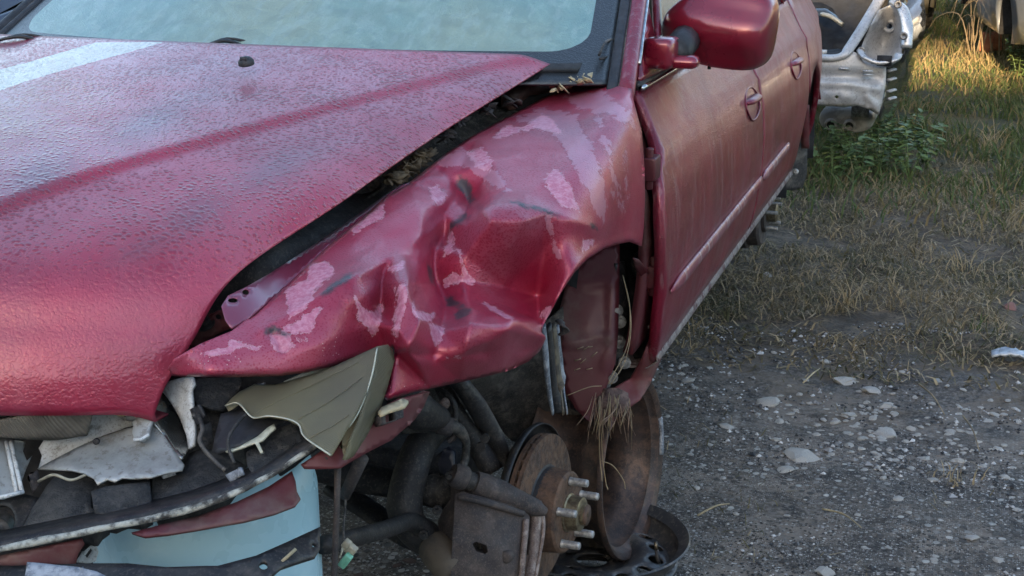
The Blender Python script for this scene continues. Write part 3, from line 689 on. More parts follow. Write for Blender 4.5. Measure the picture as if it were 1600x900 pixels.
# ------------------------------------------------------------------ crushed front fender
def build_fender():
    X = lambda a, b, x: (a, b, float(depth(a, b, x=x)))
    c = []
    rows = [
     [(262, 578, -.985), (266, 583, -.985)],
     [(315, 538, -.935), (318, 555, -.925), (320, 572, -.918), (321, 586, -.915)],
     [(367, 512, -.915), (380, 530, -.893), (392, 552, -.877), (402, 584, -.868)],
     [(440, 455, -.905), (462, 480, -.862), (482, 506, -.832), (494, 540, -.815), (500, 578, -.812)],
     [(515, 382, -.895), (540, 408, -.845), (560, 430, -.802), (575, 462, -.783), (588, 505, -.772), (598, 546, -.77)],
     [(570, 337, -.885), (598, 372, -.832), (610, 400, -.802), (622, 440, -.752), (627, 480, -.738), (622, 520, -.732), (614, 548, -.745)],
     [(640, 287, -.87), (655, 328, -.815), (664, 365, -.787), (655, 410, -.775), (648, 445, -.742), (655, 500, -.705), (640, 540, -.705), (612, 620, -.735)],
     [(680, 380, -.79), (684, 440, -.775), (698, 475, -.745), (690, 520, -.70), (680, 560, -.695), (670, 605, -.715)],
     [(700, 238, -.858), (718, 268, -.818), (738, 308, -.785), (733, 350, -.742), (728, 400, -.735), (722, 440, -.738), (735, 478, -.70), (735, 507, -.655), (728, 550, -.655), (722, 596, -.685)],
     [(746, 209, -.845), (772, 255, -.762), (792, 298, -.708), (798, 330, -.672), (795, 390, -.672), (790, 450, -.688), (795, 484, -.66), (792, 516, -.622), (788, 560, -.64), (784, 588, -.655)],
     [(793, 184, -.83), (822, 235, -.738), (842, 290, -.668), (852, 335, -.632), (848, 390, -.64), (842, 462, -.65), (845, 500, -.632), (848, 530, -.622), (838, 560, -.64)],
     [(868, 145, -.80), (890, 200, -.695), (904, 265, -.622), (912, 320, -.596), (908, 360, -.592), (890, 410, -.592), (868, 470, -.605), (853, 510, -.618)],
     [(918, 122, -.765), (935, 180, -.655), (948, 240, -.602), (955, 300, -.583), (952, 350, -.58), (938, 388, -.585)],
     [(966, 101, -.725), (978, 150, -.63), (985, 205, -.595), (989, 270, -.582), (990, 330, -.58), (985, 375, -.584)],
     [(986, 103, -.70), (990, 152, -.62), (1001, 203, -.594), (1005, 270, -.582), (1006, 330, -.58), (1004, 380, -.584)],
    ]
    rows.append([(757, 324, -.712), (768, 345, -.69), (714, 300, -.812), (698, 334, -.80), (700, 365, -.79), (640, 470, -.728), (600, 440, -.79), (596, 480, -.783), (820, 345, -.648), (880, 350, -.608)])
    for r in rows:
        for q in r: c.append(X(*q))
    smoothfn = tps(c, smooth=2e-5)
    # bent sheet steel: flat facets between the folds, blended with the smooth panel
    cp = np.array(c); _, _, tri, _, _, _ = delaunay_2d_cdt([Vector(a[:2]) for a in cp], [], [], 0, 1e-6)
    def dfn(px, py):
        d = smoothfn(px, py); lin = d.copy(); q = np.stack([px, py], -1)
        for t3 in tri:
            A, B, C = cp[list(t3)[0]], cp[list(t3)[1]], cp[list(t3)[2]]
            den = (B[1] - C[1]) * (A[0] - C[0]) + (C[0] - B[0]) * (A[1] - C[1])
            if abs(den) < 1e-9: continue
            l1 = ((B[1] - C[1]) * (px - C[0]) + (C[0] - B[0]) * (py - C[1])) / den; l2 = ((C[1] - A[1]) * (px - C[0]) + (A[0] - C[0]) * (py - C[1])) / den; l3 = 1 - l1 - l2
            k = (l1 >= -1e-6) & (l2 >= -1e-6) & (l3 >= -1e-6); lin[k] = (1 / (l1 / A[2] + l2 / B[2] + l3 / C[2]))[k]
        w = .78 * np.clip((890 - px) / 60, 0, 1) * np.clip((px - 520) / 80, .35, 1)
        return d * (1 - w) + lin * w
    top = [(262, 577), (272, 560), (315, 536), (362, 517), (390, 495), (440, 453), (515, 381), (570, 336), (608, 303), (640, 284), (700, 236), (746, 206), (793, 181), (868, 142), (918, 120), (952, 106), (966, 96), (974, 60), (980, 20), (984, 0), (985, -20), (998, -20), (996, 20), (990, 80), (986, 103), (988, 150), (996, 180), (1003, 206), (1007, 260), (1008, 310), (1006, 355), (1003, 385)]
    bot = [(998, 380), (985, 377), (965, 381), (945, 388), (920, 404), (900, 425), (880, 455), (866, 480), (856, 502), (849, 512), (846, 520), (849, 532), (845, 548), (830, 563), (800, 577), (760, 587), (700, 600), (650, 611), (608, 624), (603, 618), (608, 590), (614, 562), (618, 551), (612, 542), (598, 545), (560, 558), (520, 571), (480, 580), (440, 585), (380, 587), (320, 587), (270, 585)]
    outline = top + bot
    creases = [  # polyline, half width px, depth (m, + towards the viewer), asym
        ([(690, 262), (716, 282), (738, 306), (748, 318)], 17, -.012), ([(748, 318), (735, 330), (712, 348), (694, 372), (686, 402), (688, 432), (700, 462), (716, 488)], 19, -.017),
        ([(770, 322), (815, 324), (865, 338), (920, 356)], 14, .007), ([(625, 408), (632, 440), (628, 470), (618, 505), (614, 545)], 13, .012),
        ([(600, 415), (603, 445), (600, 480)], 16, -.008), ([(410, 517), (470, 482), (520, 450), (565, 428), (612, 404)], 9, .006),
        ([(715, 480), (760, 492), (800, 508), (846, 532)], 16, .014), ([(745, 470), (800, 478), (840, 500)], 14, -.010), ([(640, 548), (700, 556), (760, 548)], 12, -.012),
        ([(862, 486), (890, 430), (930, 396), (985, 378)], 10, .006), ([(790, 505), (830, 500), (848, 512)], 8, .007), ([(425, 520), (436, 530), (440, 545)], 7, -.008),
        ([(660, 385), (668, 360), (690, 335)], 13, -.007), ([(845, 470), (800, 425), (760, 390)], 22, -.004), ([(760, 330), (762, 380), (745, 440)], 20, .004),
        ([(812, 560), (838, 545), (846, 528)], 7, .006), ([(540, 480), (565, 520), (575, 545)], 18, -.004)]
    def post(v, p):
        # displace along the surface normal estimate (towards the viewer and outwards)
        nrm = np.array([.62, -.62, .48])
        disp = np.zeros(len(v))
        for ln, w, h in creases:
            dd = segdist(v, catmull(ln, 24)) / w; disp += h * (.55 * np.exp(-dd ** 2) + .6 * np.exp(-1.7 * np.sqrt(dd ** 2 + .006)))
        disp += vnoise(p, 8, 4) * .0035 * np.clip((880 - v[:, 0]) / 200, 0, 1) * np.clip((v[:, 0] - 300) / 100, 0, 1)
        disp += vnoise(p, 24, 8) * .0013 * np.clip((900 - v[:, 0]) / 150, 0, 1)
        ed = segdist(v, bot); disp -= .010 * np.clip(1 - ed / 7, 0, 1) ** 2
        et = segdist(v, top[4:20]); disp -= .012 * np.clip(1 - et / 7, 0, 1) ** 2
        return p + nrm * disp[:, None]
    flakes = [
      [(672, 292), (684, 288), (696, 305), (695, 318), (683, 321), (674, 312)], [(548, 360), (598, 318), (602, 338), (575, 352), (552, 366)],
      [(484, 412), (512, 410), (525, 426), (515, 432), (495, 450), (484, 470), (470, 490), (450, 500), (448, 475), (446, 452), (462, 442), (480, 440)],
      [(555, 462), (563, 478), (580, 488), (588, 486), (600, 470), (598, 490), (594, 506), (582, 526), (574, 512), (560, 498)], [(620, 448), (630, 446), (634, 460), (628, 490), (618, 525), (612, 535), (612, 505), (618, 475)],
      [(644, 472), (652, 486), (678, 490), (676, 502), (656, 500), (646, 488)], [(672, 505), (694, 510), (692, 530), (682, 538), (675, 528)], [(758, 472), (775, 480), (796, 500), (790, 504), (775, 496), (762, 482)],
      [(708, 355), (714, 365), (708, 392), (700, 398), (698, 384), (704, 378)], [(716, 386), (722, 400), (728, 428), (742, 436), (738, 446), (720, 440), (700, 444), (696, 436), (708, 426), (724, 432), (720, 408)],
      [(912, 374), (930, 375), (925, 382), (914, 396), (909, 388)], [(846, 486), (858, 478), (862, 486), (858, 500), (848, 494)], [(604, 415), (628, 413), (624, 426), (612, 424)],
      [(314, 552), (340, 546), (356, 540), (362, 532), (378, 534), (395, 543), (412, 541), (400, 546), (374, 540), (362, 552), (340, 556), (312, 554)], [(426, 520), (452, 522), (458, 540), (448, 550), (430, 548), (422, 536)],
      [(440, 512), (470, 500), (478, 492), (496, 480), (502, 484), (490, 500), (492, 512), (478, 520), (458, 522)], [(462, 527), (482, 530), (480, 534), (462, 531)], [(730, 240), (752, 230), (770, 250), (764, 268), (748, 264), (742, 252)],
      [(850, 280), (868, 262), (890, 290), (905, 330), (880, 322), (862, 305)], [(700, 555), (725, 553), (722, 558), (704, 558)], [(770, 216), (790, 196), (815, 200), (832, 190), (848, 178), (866, 190), (880, 210), (840, 200), (810, 206), (790, 214)]]
    wets = [[(800, 182), (850, 170), (900, 180), (930, 240), (950, 300), (945, 345), (928, 330), (905, 270), (870, 215), (830, 196)], [(680, 250), (720, 228), (770, 262), (800, 300), (770, 290), (730, 262)],
      [(880, 150), (940, 140), (985, 175), (990, 200), (950, 180), (900, 168)], [(928, 170), (934, 168), (960, 260), (975, 330), (972, 334), (950, 262)], [(850, 340), (856, 338), (875, 400), (872, 404)], [(972, 240), (976, 240), (984, 310), (982, 325)]]
    dark_marks = [[(793, 315), (812, 318), (850, 325), (874, 338), (870, 344), (845, 335), (812, 326), (794, 320)], [(918, 350), (930, 350), (934, 362), (922, 360)], [(698, 455), (712, 462), (736, 486), (726, 499), (712, 497), (716, 480), (702, 478)],
      [(672, 400), (682, 420), (684, 445), (672, 440), (668, 420)], [(496, 462), (520, 440), (545, 428), (556, 430), (540, 442), (515, 458), (500, 468)],
      [(408, 514), (425, 509), (438, 514), (456, 526), (450, 530), (430, 520), (414, 524)], [(720, 270), (735, 280), (748, 306), (744, 320), (732, 305), (718, 290)], [(708, 345), (735, 326), (742, 332), (722, 350), (706, 362)], [(982, 104), (988, 104), (992, 150), (984, 140)]]
    chips = [[(280, 555), (340, 545), (380, 560), (370, 585), (290, 584)], [(490, 525), (530, 520), (540, 560), (500, 570)], [(560, 565), (640, 590), (740, 580), (640, 615), (605, 620)]]
    def field(polys, sc=8.0):
        def fn(v, p):
            d = np.full(len(v), -1e9)
            for q in polys: d = np.maximum(d, sdf(v, q))
            return np.clip(d / sc, -3, 3)
        return fn
    o = sheet('front_fender', outline, dfn, M['fender'], CAR, step=4.2, solid=.0022, post=post, attrs={'flake': field(flakes), 'wet': field(wets, 12), 'dark_mark': field(dark_marks, 7), 'chip': field(chips, 20)})
    # folded top flange with bolt holes
    fl = [(362, 514), (352, 500), (346, 478), (356, 462), (385, 448), (420, 428), (460, 402), (520, 362), (580, 320), (625, 288), (640, 285), (608, 304), (570, 338), (515, 383), (440, 455), (390, 497)]
    cc = [(362, 514, -.92), (346, 478, -.945), (385, 448, -.94), (440, 455, -.915), (460, 402, -.935), (515, 383, -.902), (520, 362, -.925), (580, 320, -.91), (570, 338, -.892), (640, 285, -.875), (402, 470, -.918), (480, 412, -.908)]
    sheet('fender_flange', fl, tps([X(*q) for q in cc]), M['flange'], o, step=6, solid=.002, holes=[[(383 + 6 * math.cos(t), 448 + 0 + 5 * math.sin(t)) for t in np.linspace(0, 6.28, 12)[:-1]]] if 0 else
          [[(384 + 5.5 * math.cos(t), 456 + 4.5 * math.sin(t)) for t in np.linspace(0, 6.28, 12)[:-1]], [(364 + 8 * math.cos(t), 469 + 4 * math.sin(t)) for t in np.linspace(0, 6.28, 12)[:-1]]])
    # torn, curled rear corner of the fender behind the wheel arch
    tear = [(988, 402), (998, 405), (1010, 420), (1024, 436), (1028, 460), (1026, 490), (1018, 520), (1020, 490), (1020, 462), (1012, 444), (1000, 430), (992, 418)]
    sheet('fender_tear', tear, tps([X(988, 402, -.60), X(1010, 420, -.605), X(1028, 460, -.60), X(1018, 520, -.61), X(1000, 430, -.62)]), M['inner_red'], o, step=5, solid=.003, rough=.004)
M['flange'] = paint('scraped_flange_paint', (.2, .015, .05), dew=(.0, .1), rough=.3, coat=.8, metal=.3)
build_fender()

# ------------------------------------------------------------------ engine bay seen through the gap
def build_bay():
    ga = [(300, 525), (370, 418), (530, 308), (690, 198), (860, 96), (900, 105), (905, 130), (868, 148), (793, 188), (700, 242), (640, 290), (515, 388), (440, 460), (367, 518), (310, 545), (280, 560)]
    c = [(300, 525, .84), (370, 418, .93), (530, 308, 1.0), (690, 198, 1.065), (860, 96, 1.13), (905, 130, 1.11), (793, 188, 1.06), (640, 290, .99), (515, 388, .93), (367, 518, .84), (440, 440, .87)]
    sheet('inner_wing', ga, tps([(a, b, float(depth(a, b, z=z))) for a, b, z in c]), M['baydirt'], CAR, step=9, solid=.004, rough=.02, rsc=18)
    # leaves and rubble swept into the gutter
    def clump(name, cen, n, s, mat, flat=.35, seed=1):
        rg = random.Random(seed); mb = MB()
        for i in range(n):
            a, b = cen[i % len(cen)]; a += rg.uniform(-9, 9); b += rg.uniform(-6, 6); p = P(a, b, z=cz(a, b) + .018 + rg.uniform(0, .012))
            q = Matrix.Rotation(rg.uniform(0, 6.28), 3, 'Z') @ Matrix.Rotation(rg.uniform(-.9, .9), 3, 'X') @ Matrix.Rotation(rg.uniform(-.9, .9), 3, 'Y')
            L = rg.uniform(.5, 1.2) * s; pts = [(-L, 0, 0), (-.4 * L, .45 * L, .1 * L), (.3 * L, .4 * L, 0), (L, 0, .15 * L), (.3 * L, -.4 * L, .1 * L), (-.5 * L, -.4 * L, -.05 * L)]
            mb.add([np.array(q @ Vector(w)) + p for w in pts], [(0, 1, 2, 3), (0, 3, 4, 5)])
        mb.build(name, mat, CAR, solid=.0015)
    zf = tps([(a, b, z) for a, b, z in c]); cz = lambda a, b: float(zf(np.array([a]), np.array([b]))[0])
    clump('dead_leaves', [(640, 262), (655, 250), (630, 272), (615, 282), (665, 243)], 110, .016, M['leafdead'], seed=3)
    clump('dead_leaves', [(885, 130), (900, 126), (912, 122), (872, 136)], 50, .014, M['strawpale'], seed=4)
    clump('dead_leaves', [(720, 190), (760, 170), (800, 160), (700, 215)], 60, .016, M['caliper'], seed=5)
    clump('dead_leaves', [(330, 505), (345, 495), (320, 520)], 18, .014, M['blackmetal'], seed=6)
    # brown duct elbow below the cowl, bolt plate, cables
    MB().tube([P(795, 165, z=1.08), P(800, 150, z=1.1), P(820, 140, z=1.11), P(845, 136, z=1.11), P(858, 139, z=1.10)], [.016, .02, .02, .022, .024], 12, sub=20).build('air_duct', M['duct'], CAR)
    MB().tube([P(865, 130, z=1.1), P(872, 140, z=1.09)], [.028, .03], 12).build('duct_collar', M['black'], CAR)
    MB().tube([P(590, 275, z=.99), P(660, 222, z=1.03), P(740, 190, z=1.05), P(790, 172, z=1.07)], .006, 8, sub=20).build('cable', M['rubber'], CAR)
    MB().tube([P(440, 420, z=.93), P(520, 352, z=.97), P(600, 290, z=1.0)], .004, 8, sub=20).build('cable', M['rubber'], CAR)
    sheet('support_bracket', [(305, 520), (318, 498), (340, 486), (362, 484), (367, 490), (367, 510), (340, 522), (315, 536), (296, 545)], plane3((305, 520, depth(305, 520, z=.90)), (362, 484, depth(362, 484, z=.94)), (340, 522, depth(340, 522, z=.90))), M['inner_red'], CAR, step=7, solid=.003,
          holes=[[(341 + 5 * math.cos(t), 496 + 4.5 * math.sin(t)) for t in np.linspace(0, 6.28, 12)[:-1]]])
    p = P(322, 507, z=.915); MB().lathe([(0, .014), (.004, .014), (.004, .009), (.011, .009), (.011, 0)], p, (-.1, -.5, .85), 12).build('bolt', M['cast'], CAR, sharp=40)
    # engine block mass under the hood so that the bay is not hollow
    MB().box((XC + .05, 2.2, .80), (.9, .75, .4)).build('engine', M['cast'], CAR, bevel=.05)
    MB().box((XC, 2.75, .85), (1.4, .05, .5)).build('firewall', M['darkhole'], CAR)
    MB().box((XC, 1.72, .66), (1.0, .05, .30)).build('radiator', M['blackmetal'], CAR)
M['baydirt'] = plain('engine_bay_grime', (.045, .042, .042), (.1, .088, .08), .8, sc=20, bump=.8, bsc=70, dirt=(.2, .175, .15), dsc=26, damt=(.54, .75), bdist=.008)
M['duct'] = plain('brown_duct', (.16, .075, .06), (.07, .04, .035), .5, sc=25, bump=.3)
build_bay()

# ------------------------------------------------------------------ smashed lamp and bumper
def build_front():
    dz = lambda pts: tps([(a, b, float(d)) for a, b, d in pts])
    def flat(dd, k=0.0): return lambda px, py: dd + k * (np.asarray(px) - 150) / 1000.0
    # dark back of the lamp bowl
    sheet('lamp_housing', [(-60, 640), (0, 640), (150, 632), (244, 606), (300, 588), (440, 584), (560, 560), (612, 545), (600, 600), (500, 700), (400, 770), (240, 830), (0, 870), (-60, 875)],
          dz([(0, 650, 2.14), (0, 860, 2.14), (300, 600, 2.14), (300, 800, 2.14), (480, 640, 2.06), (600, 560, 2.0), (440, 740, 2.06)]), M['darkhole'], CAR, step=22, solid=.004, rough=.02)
    # ribbed brown strip
    n = 30; T = np.linspace(0, 1, n); up = catmull([(-30, 662), (0, 658), (60, 646), (148, 636)], n); lo = catmull([(-30, 684), (0, 684), (80, 688), (137, 680)], n)
    sheet('grille_strip', list(map(tuple, up)) + list(map(tuple, lo[::-1])), dz([(-30, 670, 1.93), (148, 650, 1.96), (0, 684, 1.945), (80, 660, 1.93)]), M['ribs'], CAR, step=6, solid=.004)
    hl = sheet('headlight_plate', [(140, 656), (152, 640), (172, 634), (236, 620), (236, 660), (196, 668), (120, 702), (60, 733), (66, 712), (61, 700), (68, 688), (136, 681)], dz([(60, 733, 2.01), (152, 640, 2.03), (200, 668, 2.04), (236, 640, 2.06), (66, 700, 2.02)]), M['whiteplastic'], CAR, step=7, solid=.003, rough=.003)
    sheet('headlight_reflector', [(59, 732), (80, 720), (120, 699), (160, 681), (190, 671), (208, 667), (226, 663), (240, 664), (256, 680), (272, 704), (288, 726), (285, 734), (262, 738), (236, 745), (205, 747), (190, 746), (179, 752), (168, 748), (152, 756), (146, 746), (130, 738), (112, 734), (85, 733)],
          dz([(59, 732, 1.97), (120, 700, 1.985), (190, 672, 1.99), (240, 664, 1.985), (288, 728, 1.93), (236, 745, 1.90), (152, 756, 1.905), (180, 705, 1.96), (230, 705, 1.955), (110, 734, 1.935)]), M['silverplastic'], hl, step=6, solid=.003, rough=.002)
    sheet('reflector_bowl', [(236, 612), (246, 606), (262, 626), (278, 650), (290, 680), (296, 700), (284, 717), (272, 702), (256, 678), (244, 664), (236, 656), (232, 635)], dz([(236, 612, 2.02), (262, 626, 2.045), (290, 690, 1.99), (250, 668, 1.985), (268, 668, 2.02), (238, 640, 2.0)]), M['bowl'], hl, step=6, solid=.003)
    sheet('headlight_rim', [(243, 601), (262, 596), (285, 590), (302, 589), (304, 600), (299, 608), (300, 640), (298, 655), (303, 656), (302, 696), (294, 702), (291, 680), (280, 650), (262, 622), (248, 606)], dz([(243, 601, 2.03), (302, 589, 2.0), (302, 696, 1.97), (280, 650, 2.0), (290, 620, 1.99)]), M['whiteplastic'], hl, step=6, solid=.005, rough=.004, rsc=60)
    sheet('bulb_shroud', [(208, 667), (206, 660), (214, 652), (232, 648), (238, 658), (234, 667), (232, 680), (222, 688), (210, 686), (206, 676)], dz([(208, 667, 1.965), (232, 648, 1.965), (222, 688, 1.945), (238, 660, 1.96)]), M['silverplastic'], hl, step=5, solid=.006)
    MB().tube([D(209, 687, 1.94), D(220, 687, 1.938), D(233, 679, 1.94)], .0022, 6).build('wire_clip', M['whiteplastic'], hl)
    b = D(189, 632, 2.02); MB().lathe([(-.03, .012), (-.012, .017), (0, .0175), (.01, .014), (.015, .007), (.016, 0)], b, (-.1, -.9, -.35), 22).build('bulb', M['bulb'], hl)
    MB().lathe([(-.03, .022), (.002, .021), (.002, .018)], b, (-.1, -.9, -.35), 22).build('bulb_ring', M['chrome'], hl)
    sheet('bulb_holder', [(208, 632), (232, 626), (236, 646), (216, 650), (196, 648), (206, 642)], plane3((208, 632, 2.01), (232, 626, 2.02), (216, 650, 1.99)), M['silverplastic'], hl, step=6, solid=.01)
    lens = sheet('lamp_fragment', [(-30, 684), (0, 684), (40, 690), (36, 705), (42, 720), (50, 712), (40, 735), (34, 752), (36, 768), (20, 773), (0, 778), (-30, 782)], dz([(0, 684, 1.98), (40, 700, 2.0), (36, 768, 1.93), (0, 778, 1.91), (15, 725, 1.955)]), M['silverplastic'], CAR, step=6, solid=.004)
    for a, b2 in (((10, 690), (26, 770)), ((17, 690), (34, 768))): MB().tube([D(a[0], a[1], 1.972), D(b2[0], b2[1], 1.925)], .003, 6).build('lamp_rib', M['whiteplastic'], lens)
    MB().tube([D(-30, 783, 1.90), D(10, 775, 1.905), D(37, 768, 1.92)], .003, 6).build('lamp_lip', M['whiteplastic'], lens)
    # black foam energy absorber blocks
    sheet('absorber_block', [(28, 838), (50, 795), (72, 760), (100, 728), (140, 735), (180, 748), (236, 742), (235, 760), (142, 770), (142, 792), (152, 802), (176, 808), (150, 826), (90, 838)], dz([(28, 838, 1.90), (100, 728, 1.99), (236, 745, 1.98), (180, 750, 1.98), (90, 838, 1.875), (150, 800, 1.90), (72, 770, 1.935)]), M['foam'], CAR, step=8, solid=.03, rough=.004, rsc=50)
    sheet('absorber_block', [(142, 768), (165, 760), (234, 752), (236, 796), (222, 802), (196, 803), (180, 808), (160, 803), (146, 794)], dz([(142, 768, 1.90), (234, 752, 1.91), (236, 796, 1.875), (160, 803, 1.865)]), M['foam'], CAR, step=8, solid=.03, rough=.003, rsc=50)
    sheet('absorber_block', [(238, 744), (262, 736), (285, 732), (296, 708), (318, 700), (345, 706), (382, 726), (372, 745), (352, 768), (310, 785), (260, 798), (238, 800)], dz([(238, 744, 1.96), (296, 708, 1.99), (318, 700, 1.99), (382, 726, 1.96), (352, 768, 1.90), (238, 800, 1.88), (300, 760, 1.91)]), M['foam'], CAR, step=8, solid=.03, rough=.004, rsc=50)
    sheet('bumper_bracket', [(-30, 790), (0, 782), (40, 772), (62, 778), (48, 800), (30, 835), (0, 850), (-30, 855)], plane3((0, 782, 1.95), (62, 778, 1.95), (0, 850, 1.90)), M['blackmetal'], CAR, step=8, solid=.006, holes=[[(4 + 20 * math.cos(t), 812 + 24 * math.sin(t)) for t in np.linspace(0, 6.28, 16)[:-1]]])
    MB().lathe([(0, .018), (.02, .018), (.02, .011), (.035, .011), (.035, 0)], D(2, 815, 1.96), (.3, -.9, -.1), 12).build('bolt', M['steel2'], CAR, sharp=40)
    # bumper lip: black step and its flaking bright strip
    n = 60
    ln = catmull([(-40, 866), (0, 858), (80, 842), (160, 826), (240, 810), (320, 788), (380, 764), (430, 738), (470, 712), (498, 692)], n)
    dd = np.interp(ln[:, 0], [-40, 240, 380, 500], [1.80, 1.815, 1.83, 1.87])
    pts = D(ln[:, 0], ln[:, 1], dd); rr = .0052 + .0022 * vnoise(pts, 22); pts = pts + np.stack([0 * rr, 0 * rr, vnoise(pts, 60, 3) * .0009], -1)
    strip = MB().tube(pts, rr * .8, 10).build('bumper_strip', M['flakewhite'], CAR)
    up = np.stack([ln[:, 0] - 4, ln[:, 1] - 22], -1)
    V = []; 
    for i in range(n):
        a = D(ln[i, 0], ln[i, 1] - 2, dd[i] - .003); b = D(up[i, 0], up[i, 1] + 8, dd[i] + .01); c = D(up[i, 0], up[i, 1] - 6, dd[i] + .085); V.append([a, b, c])
    grid('bumper_step', V, M['blackmetal'], CAR, solid=.004)
    # red skin below the strip
    sheet('bumper_skin', [(205, 832), (250, 820), (310, 806), (370, 784), (420, 760), (456, 736), (462, 752), (464, 768), (470, 780), (462, 790), (430, 802), (380, 814), (320, 824), (260, 834), (225, 838)], dz([(205, 832, 1.815), (310, 806, 1.83), (456, 736, 1.87), (470, 782, 1.85), (380, 812, 1.80), (260, 834, 1.795)]), M['bumper_red'], CAR, step=7, solid=.004)
    sheet('bumper_skin', [(-40, 876), (0, 868), (60, 856), (128, 842), (132, 850), (122, 866), (118, 884), (60, 884), (-40, 890)], dz([(-40, 876, 1.83), (128, 842, 1.85), (118, 884, 1.85), (0, 880, 1.82)]), M['bumper_red'], CAR, step=8, solid=.004)
    sheet('bumper_corner', [(470, 726), (500, 706), (528, 694), (560, 664), (592, 640), (625, 624), (672, 612), (662, 636), (648, 656), (612, 688), (576, 706), (548, 722), (532, 732), (500, 733), (476, 733)], dz([(470, 728, 1.87), (528, 694, 1.89), (560, 664, 1.91), (625, 624, 1.98), (665, 616, 2.05), (648, 656, 2.03), (600, 694, 1.95), (532, 730, 1.88)]), M['bumper_red'], CAR, step=7, solid=.004)
    sheet('clip_plate', [(590, 644), (596, 636), (630, 622), (638, 626), (632, 634), (606, 642), (594, 648)], plane3((590, 644, 1.90), (638, 626, 1.94), (606, 642, 1.9)), M['strawpale'], CAR, step=5, solid=.004)
    sheet('clip_housing', [(592, 650), (602, 642), (630, 634), (631, 652), (622, 656), (604, 662), (596, 664)], plane3((592, 650, 1.92), (631, 640, 1.955), (604, 662, 1.925)), M['caliper'], CAR, step=5, solid=.012, holes=[[(602, 646), (616, 642), (617, 656), (603, 660)]])
    # cracked, yellowed corner lens hanging out
    ln1 = [(356, 640), (352, 633), (362, 622), (374, 612), (398, 600), (404, 601), (430, 601), (460, 592), (492, 583), (520, 573), (548, 560), (572, 549), (590, 541), (590, 560), (580, 592), (566, 625), (548, 658), (532, 686), (518, 710), (514, 711), (496, 697), (476, 683), (467, 664), (450, 655), (420, 650), (394, 652), (386, 642), (372, 630), (364, 636)]
    o = sheet('corner_lens', ln1, dz([(356, 636, 1.94), (394, 652, 1.90), (430, 601, 1.96), (520, 573, 1.955), (590, 541, 1.95), (450, 655, 1.865), (518, 710, 1.80), (560, 620, 1.875), (480, 625, 1.895), (585, 580, 1.91)]), M['lens'], CAR, step=6, solid=.003, rough=.002)
    sheet('lens_side', [(590, 541), (606, 538), (614, 546), (617, 562), (606, 604), (594, 640), (574, 680), (552, 714), (541, 719), (538, 719), (548, 688), (562, 655), (574, 618), (584, 580)], dz([(590, 541, 1.948), (617, 562, 1.99), (600, 620, 1.96), (541, 719, 1.83), (574, 618, 1.885), (574, 680, 1.90)]), M['lens'], o, step=6, solid=.003)
    MB().tube([D(589, 545, 1.942), D(580, 590, 1.90), D(562, 640, 1.865), D(545, 668, 1.85)], .0012, 6, sub=14).build('lens_edge', M['lensedge'], o)
    MB().tube([D(352, 634, 1.937), D(372, 630, 1.918), D(394, 652, 1.895), D(420, 650, 1.88), D(450, 655, 1.862), D(467, 664, 1.85), D(476, 683, 1.83), D(516, 711, 1.797)], .0011, 6, sub=40).build('lens_edge', M['lensedge'], o)
    sheet('lens_root', [(536, 690), (546, 672), (560, 650), (566, 640), (562, 660), (548, 690), (540, 716), (537, 706)], plane3((536, 690, 1.87), (566, 640, 1.90), (540, 716, 1.85)), M['strawpale'], o, step=5, solid=.006, rough=.004, rsc=80)
    for a, b2, c in (((392, 648), (470, 610), (560, 566)), ((466, 655), (510, 630), (566, 590)), ((484, 684), (515, 668), (545, 648))):
        f2 = dz([(356, 636, 1.94), (394, 652, 1.90), (430, 601, 1.96), (520, 573, 1.955), (590, 541, 1.95), (450, 655, 1.865), (518, 710, 1.80), (560, 620, 1.875), (480, 625, 1.895), (585, 580, 1.91)])
        q = np.array([a, b2, c], float); MB().tube(D(q[:, 0], q[:, 1], f2(q[:, 0], q[:, 1]) - .002), .0007, 5, sub=12).build('lens_moulding_line', M['lens'], o)
    # black lamp body shards
    sheet('lamp_shard', [(331, 706), (336, 680), (345, 646), (372, 640), (398, 640), (425, 650), (448, 656), (425, 668), (396, 684), (366, 700), (340, 709)], dz([(331, 706, 1.91), (345, 646, 1.95), (448, 656, 1.935), (366, 700, 1.885)]), M['black'], CAR, step=7, solid=.003)
    sheet('lamp_shard', [(352, 705), (376, 696), (402, 682), (418, 668), (428, 662), (431, 668), (422, 676), (410, 688), (404, 690), (411, 706), (407, 708), (398, 692), (384, 697), (360, 706)], dz([(352, 705, 1.885), (428, 662, 1.905), (411, 706, 1.87)]), M['lensedge'], CAR, step=5, solid=.003)
    sheet('lamp_shard', [(384, 708), (402, 692), (430, 672), (458, 660), (466, 668), (464, 690), (446, 712), (424, 728), (412, 738), (402, 750), (396, 742), (386, 726)], dz([(384, 708, 1.90), (458, 660, 1.93), (464, 690, 1.91), (402, 750, 1.85), (430, 705, 1.90)]), M['foam'], CAR, step=7, solid=.003, rough=.003)
    sheet('lamp_shard', [(464, 672), (486, 690), (498, 698), (470, 716), (440, 735), (418, 744), (440, 722), (462, 695)], dz([(464, 672, 1.92), (498, 698, 1.89), (418, 744, 1.865)]), M['foam'], CAR, step=7, solid=.003)
    sheet('lamp_body', [(303, 592), (380, 588), (372, 612), (358, 626), (350, 640), (330, 638), (306, 628), (300, 600)], dz([(303, 592, 2.03), (380, 588, 2.06), (350, 640, 2.0), (306, 628, 2.0)]), M['foam'], CAR, step=8, solid=.004, rough=.004)
    for a, b2 in (((445, 600), (490, 580)), ((455, 597), (520, 572))): MB().tube([D(a[0], a[1], 1.99), D(b2[0], b2[1], 2.0)], .004, 6).build('lamp_rib', M['lensedge'], CAR)
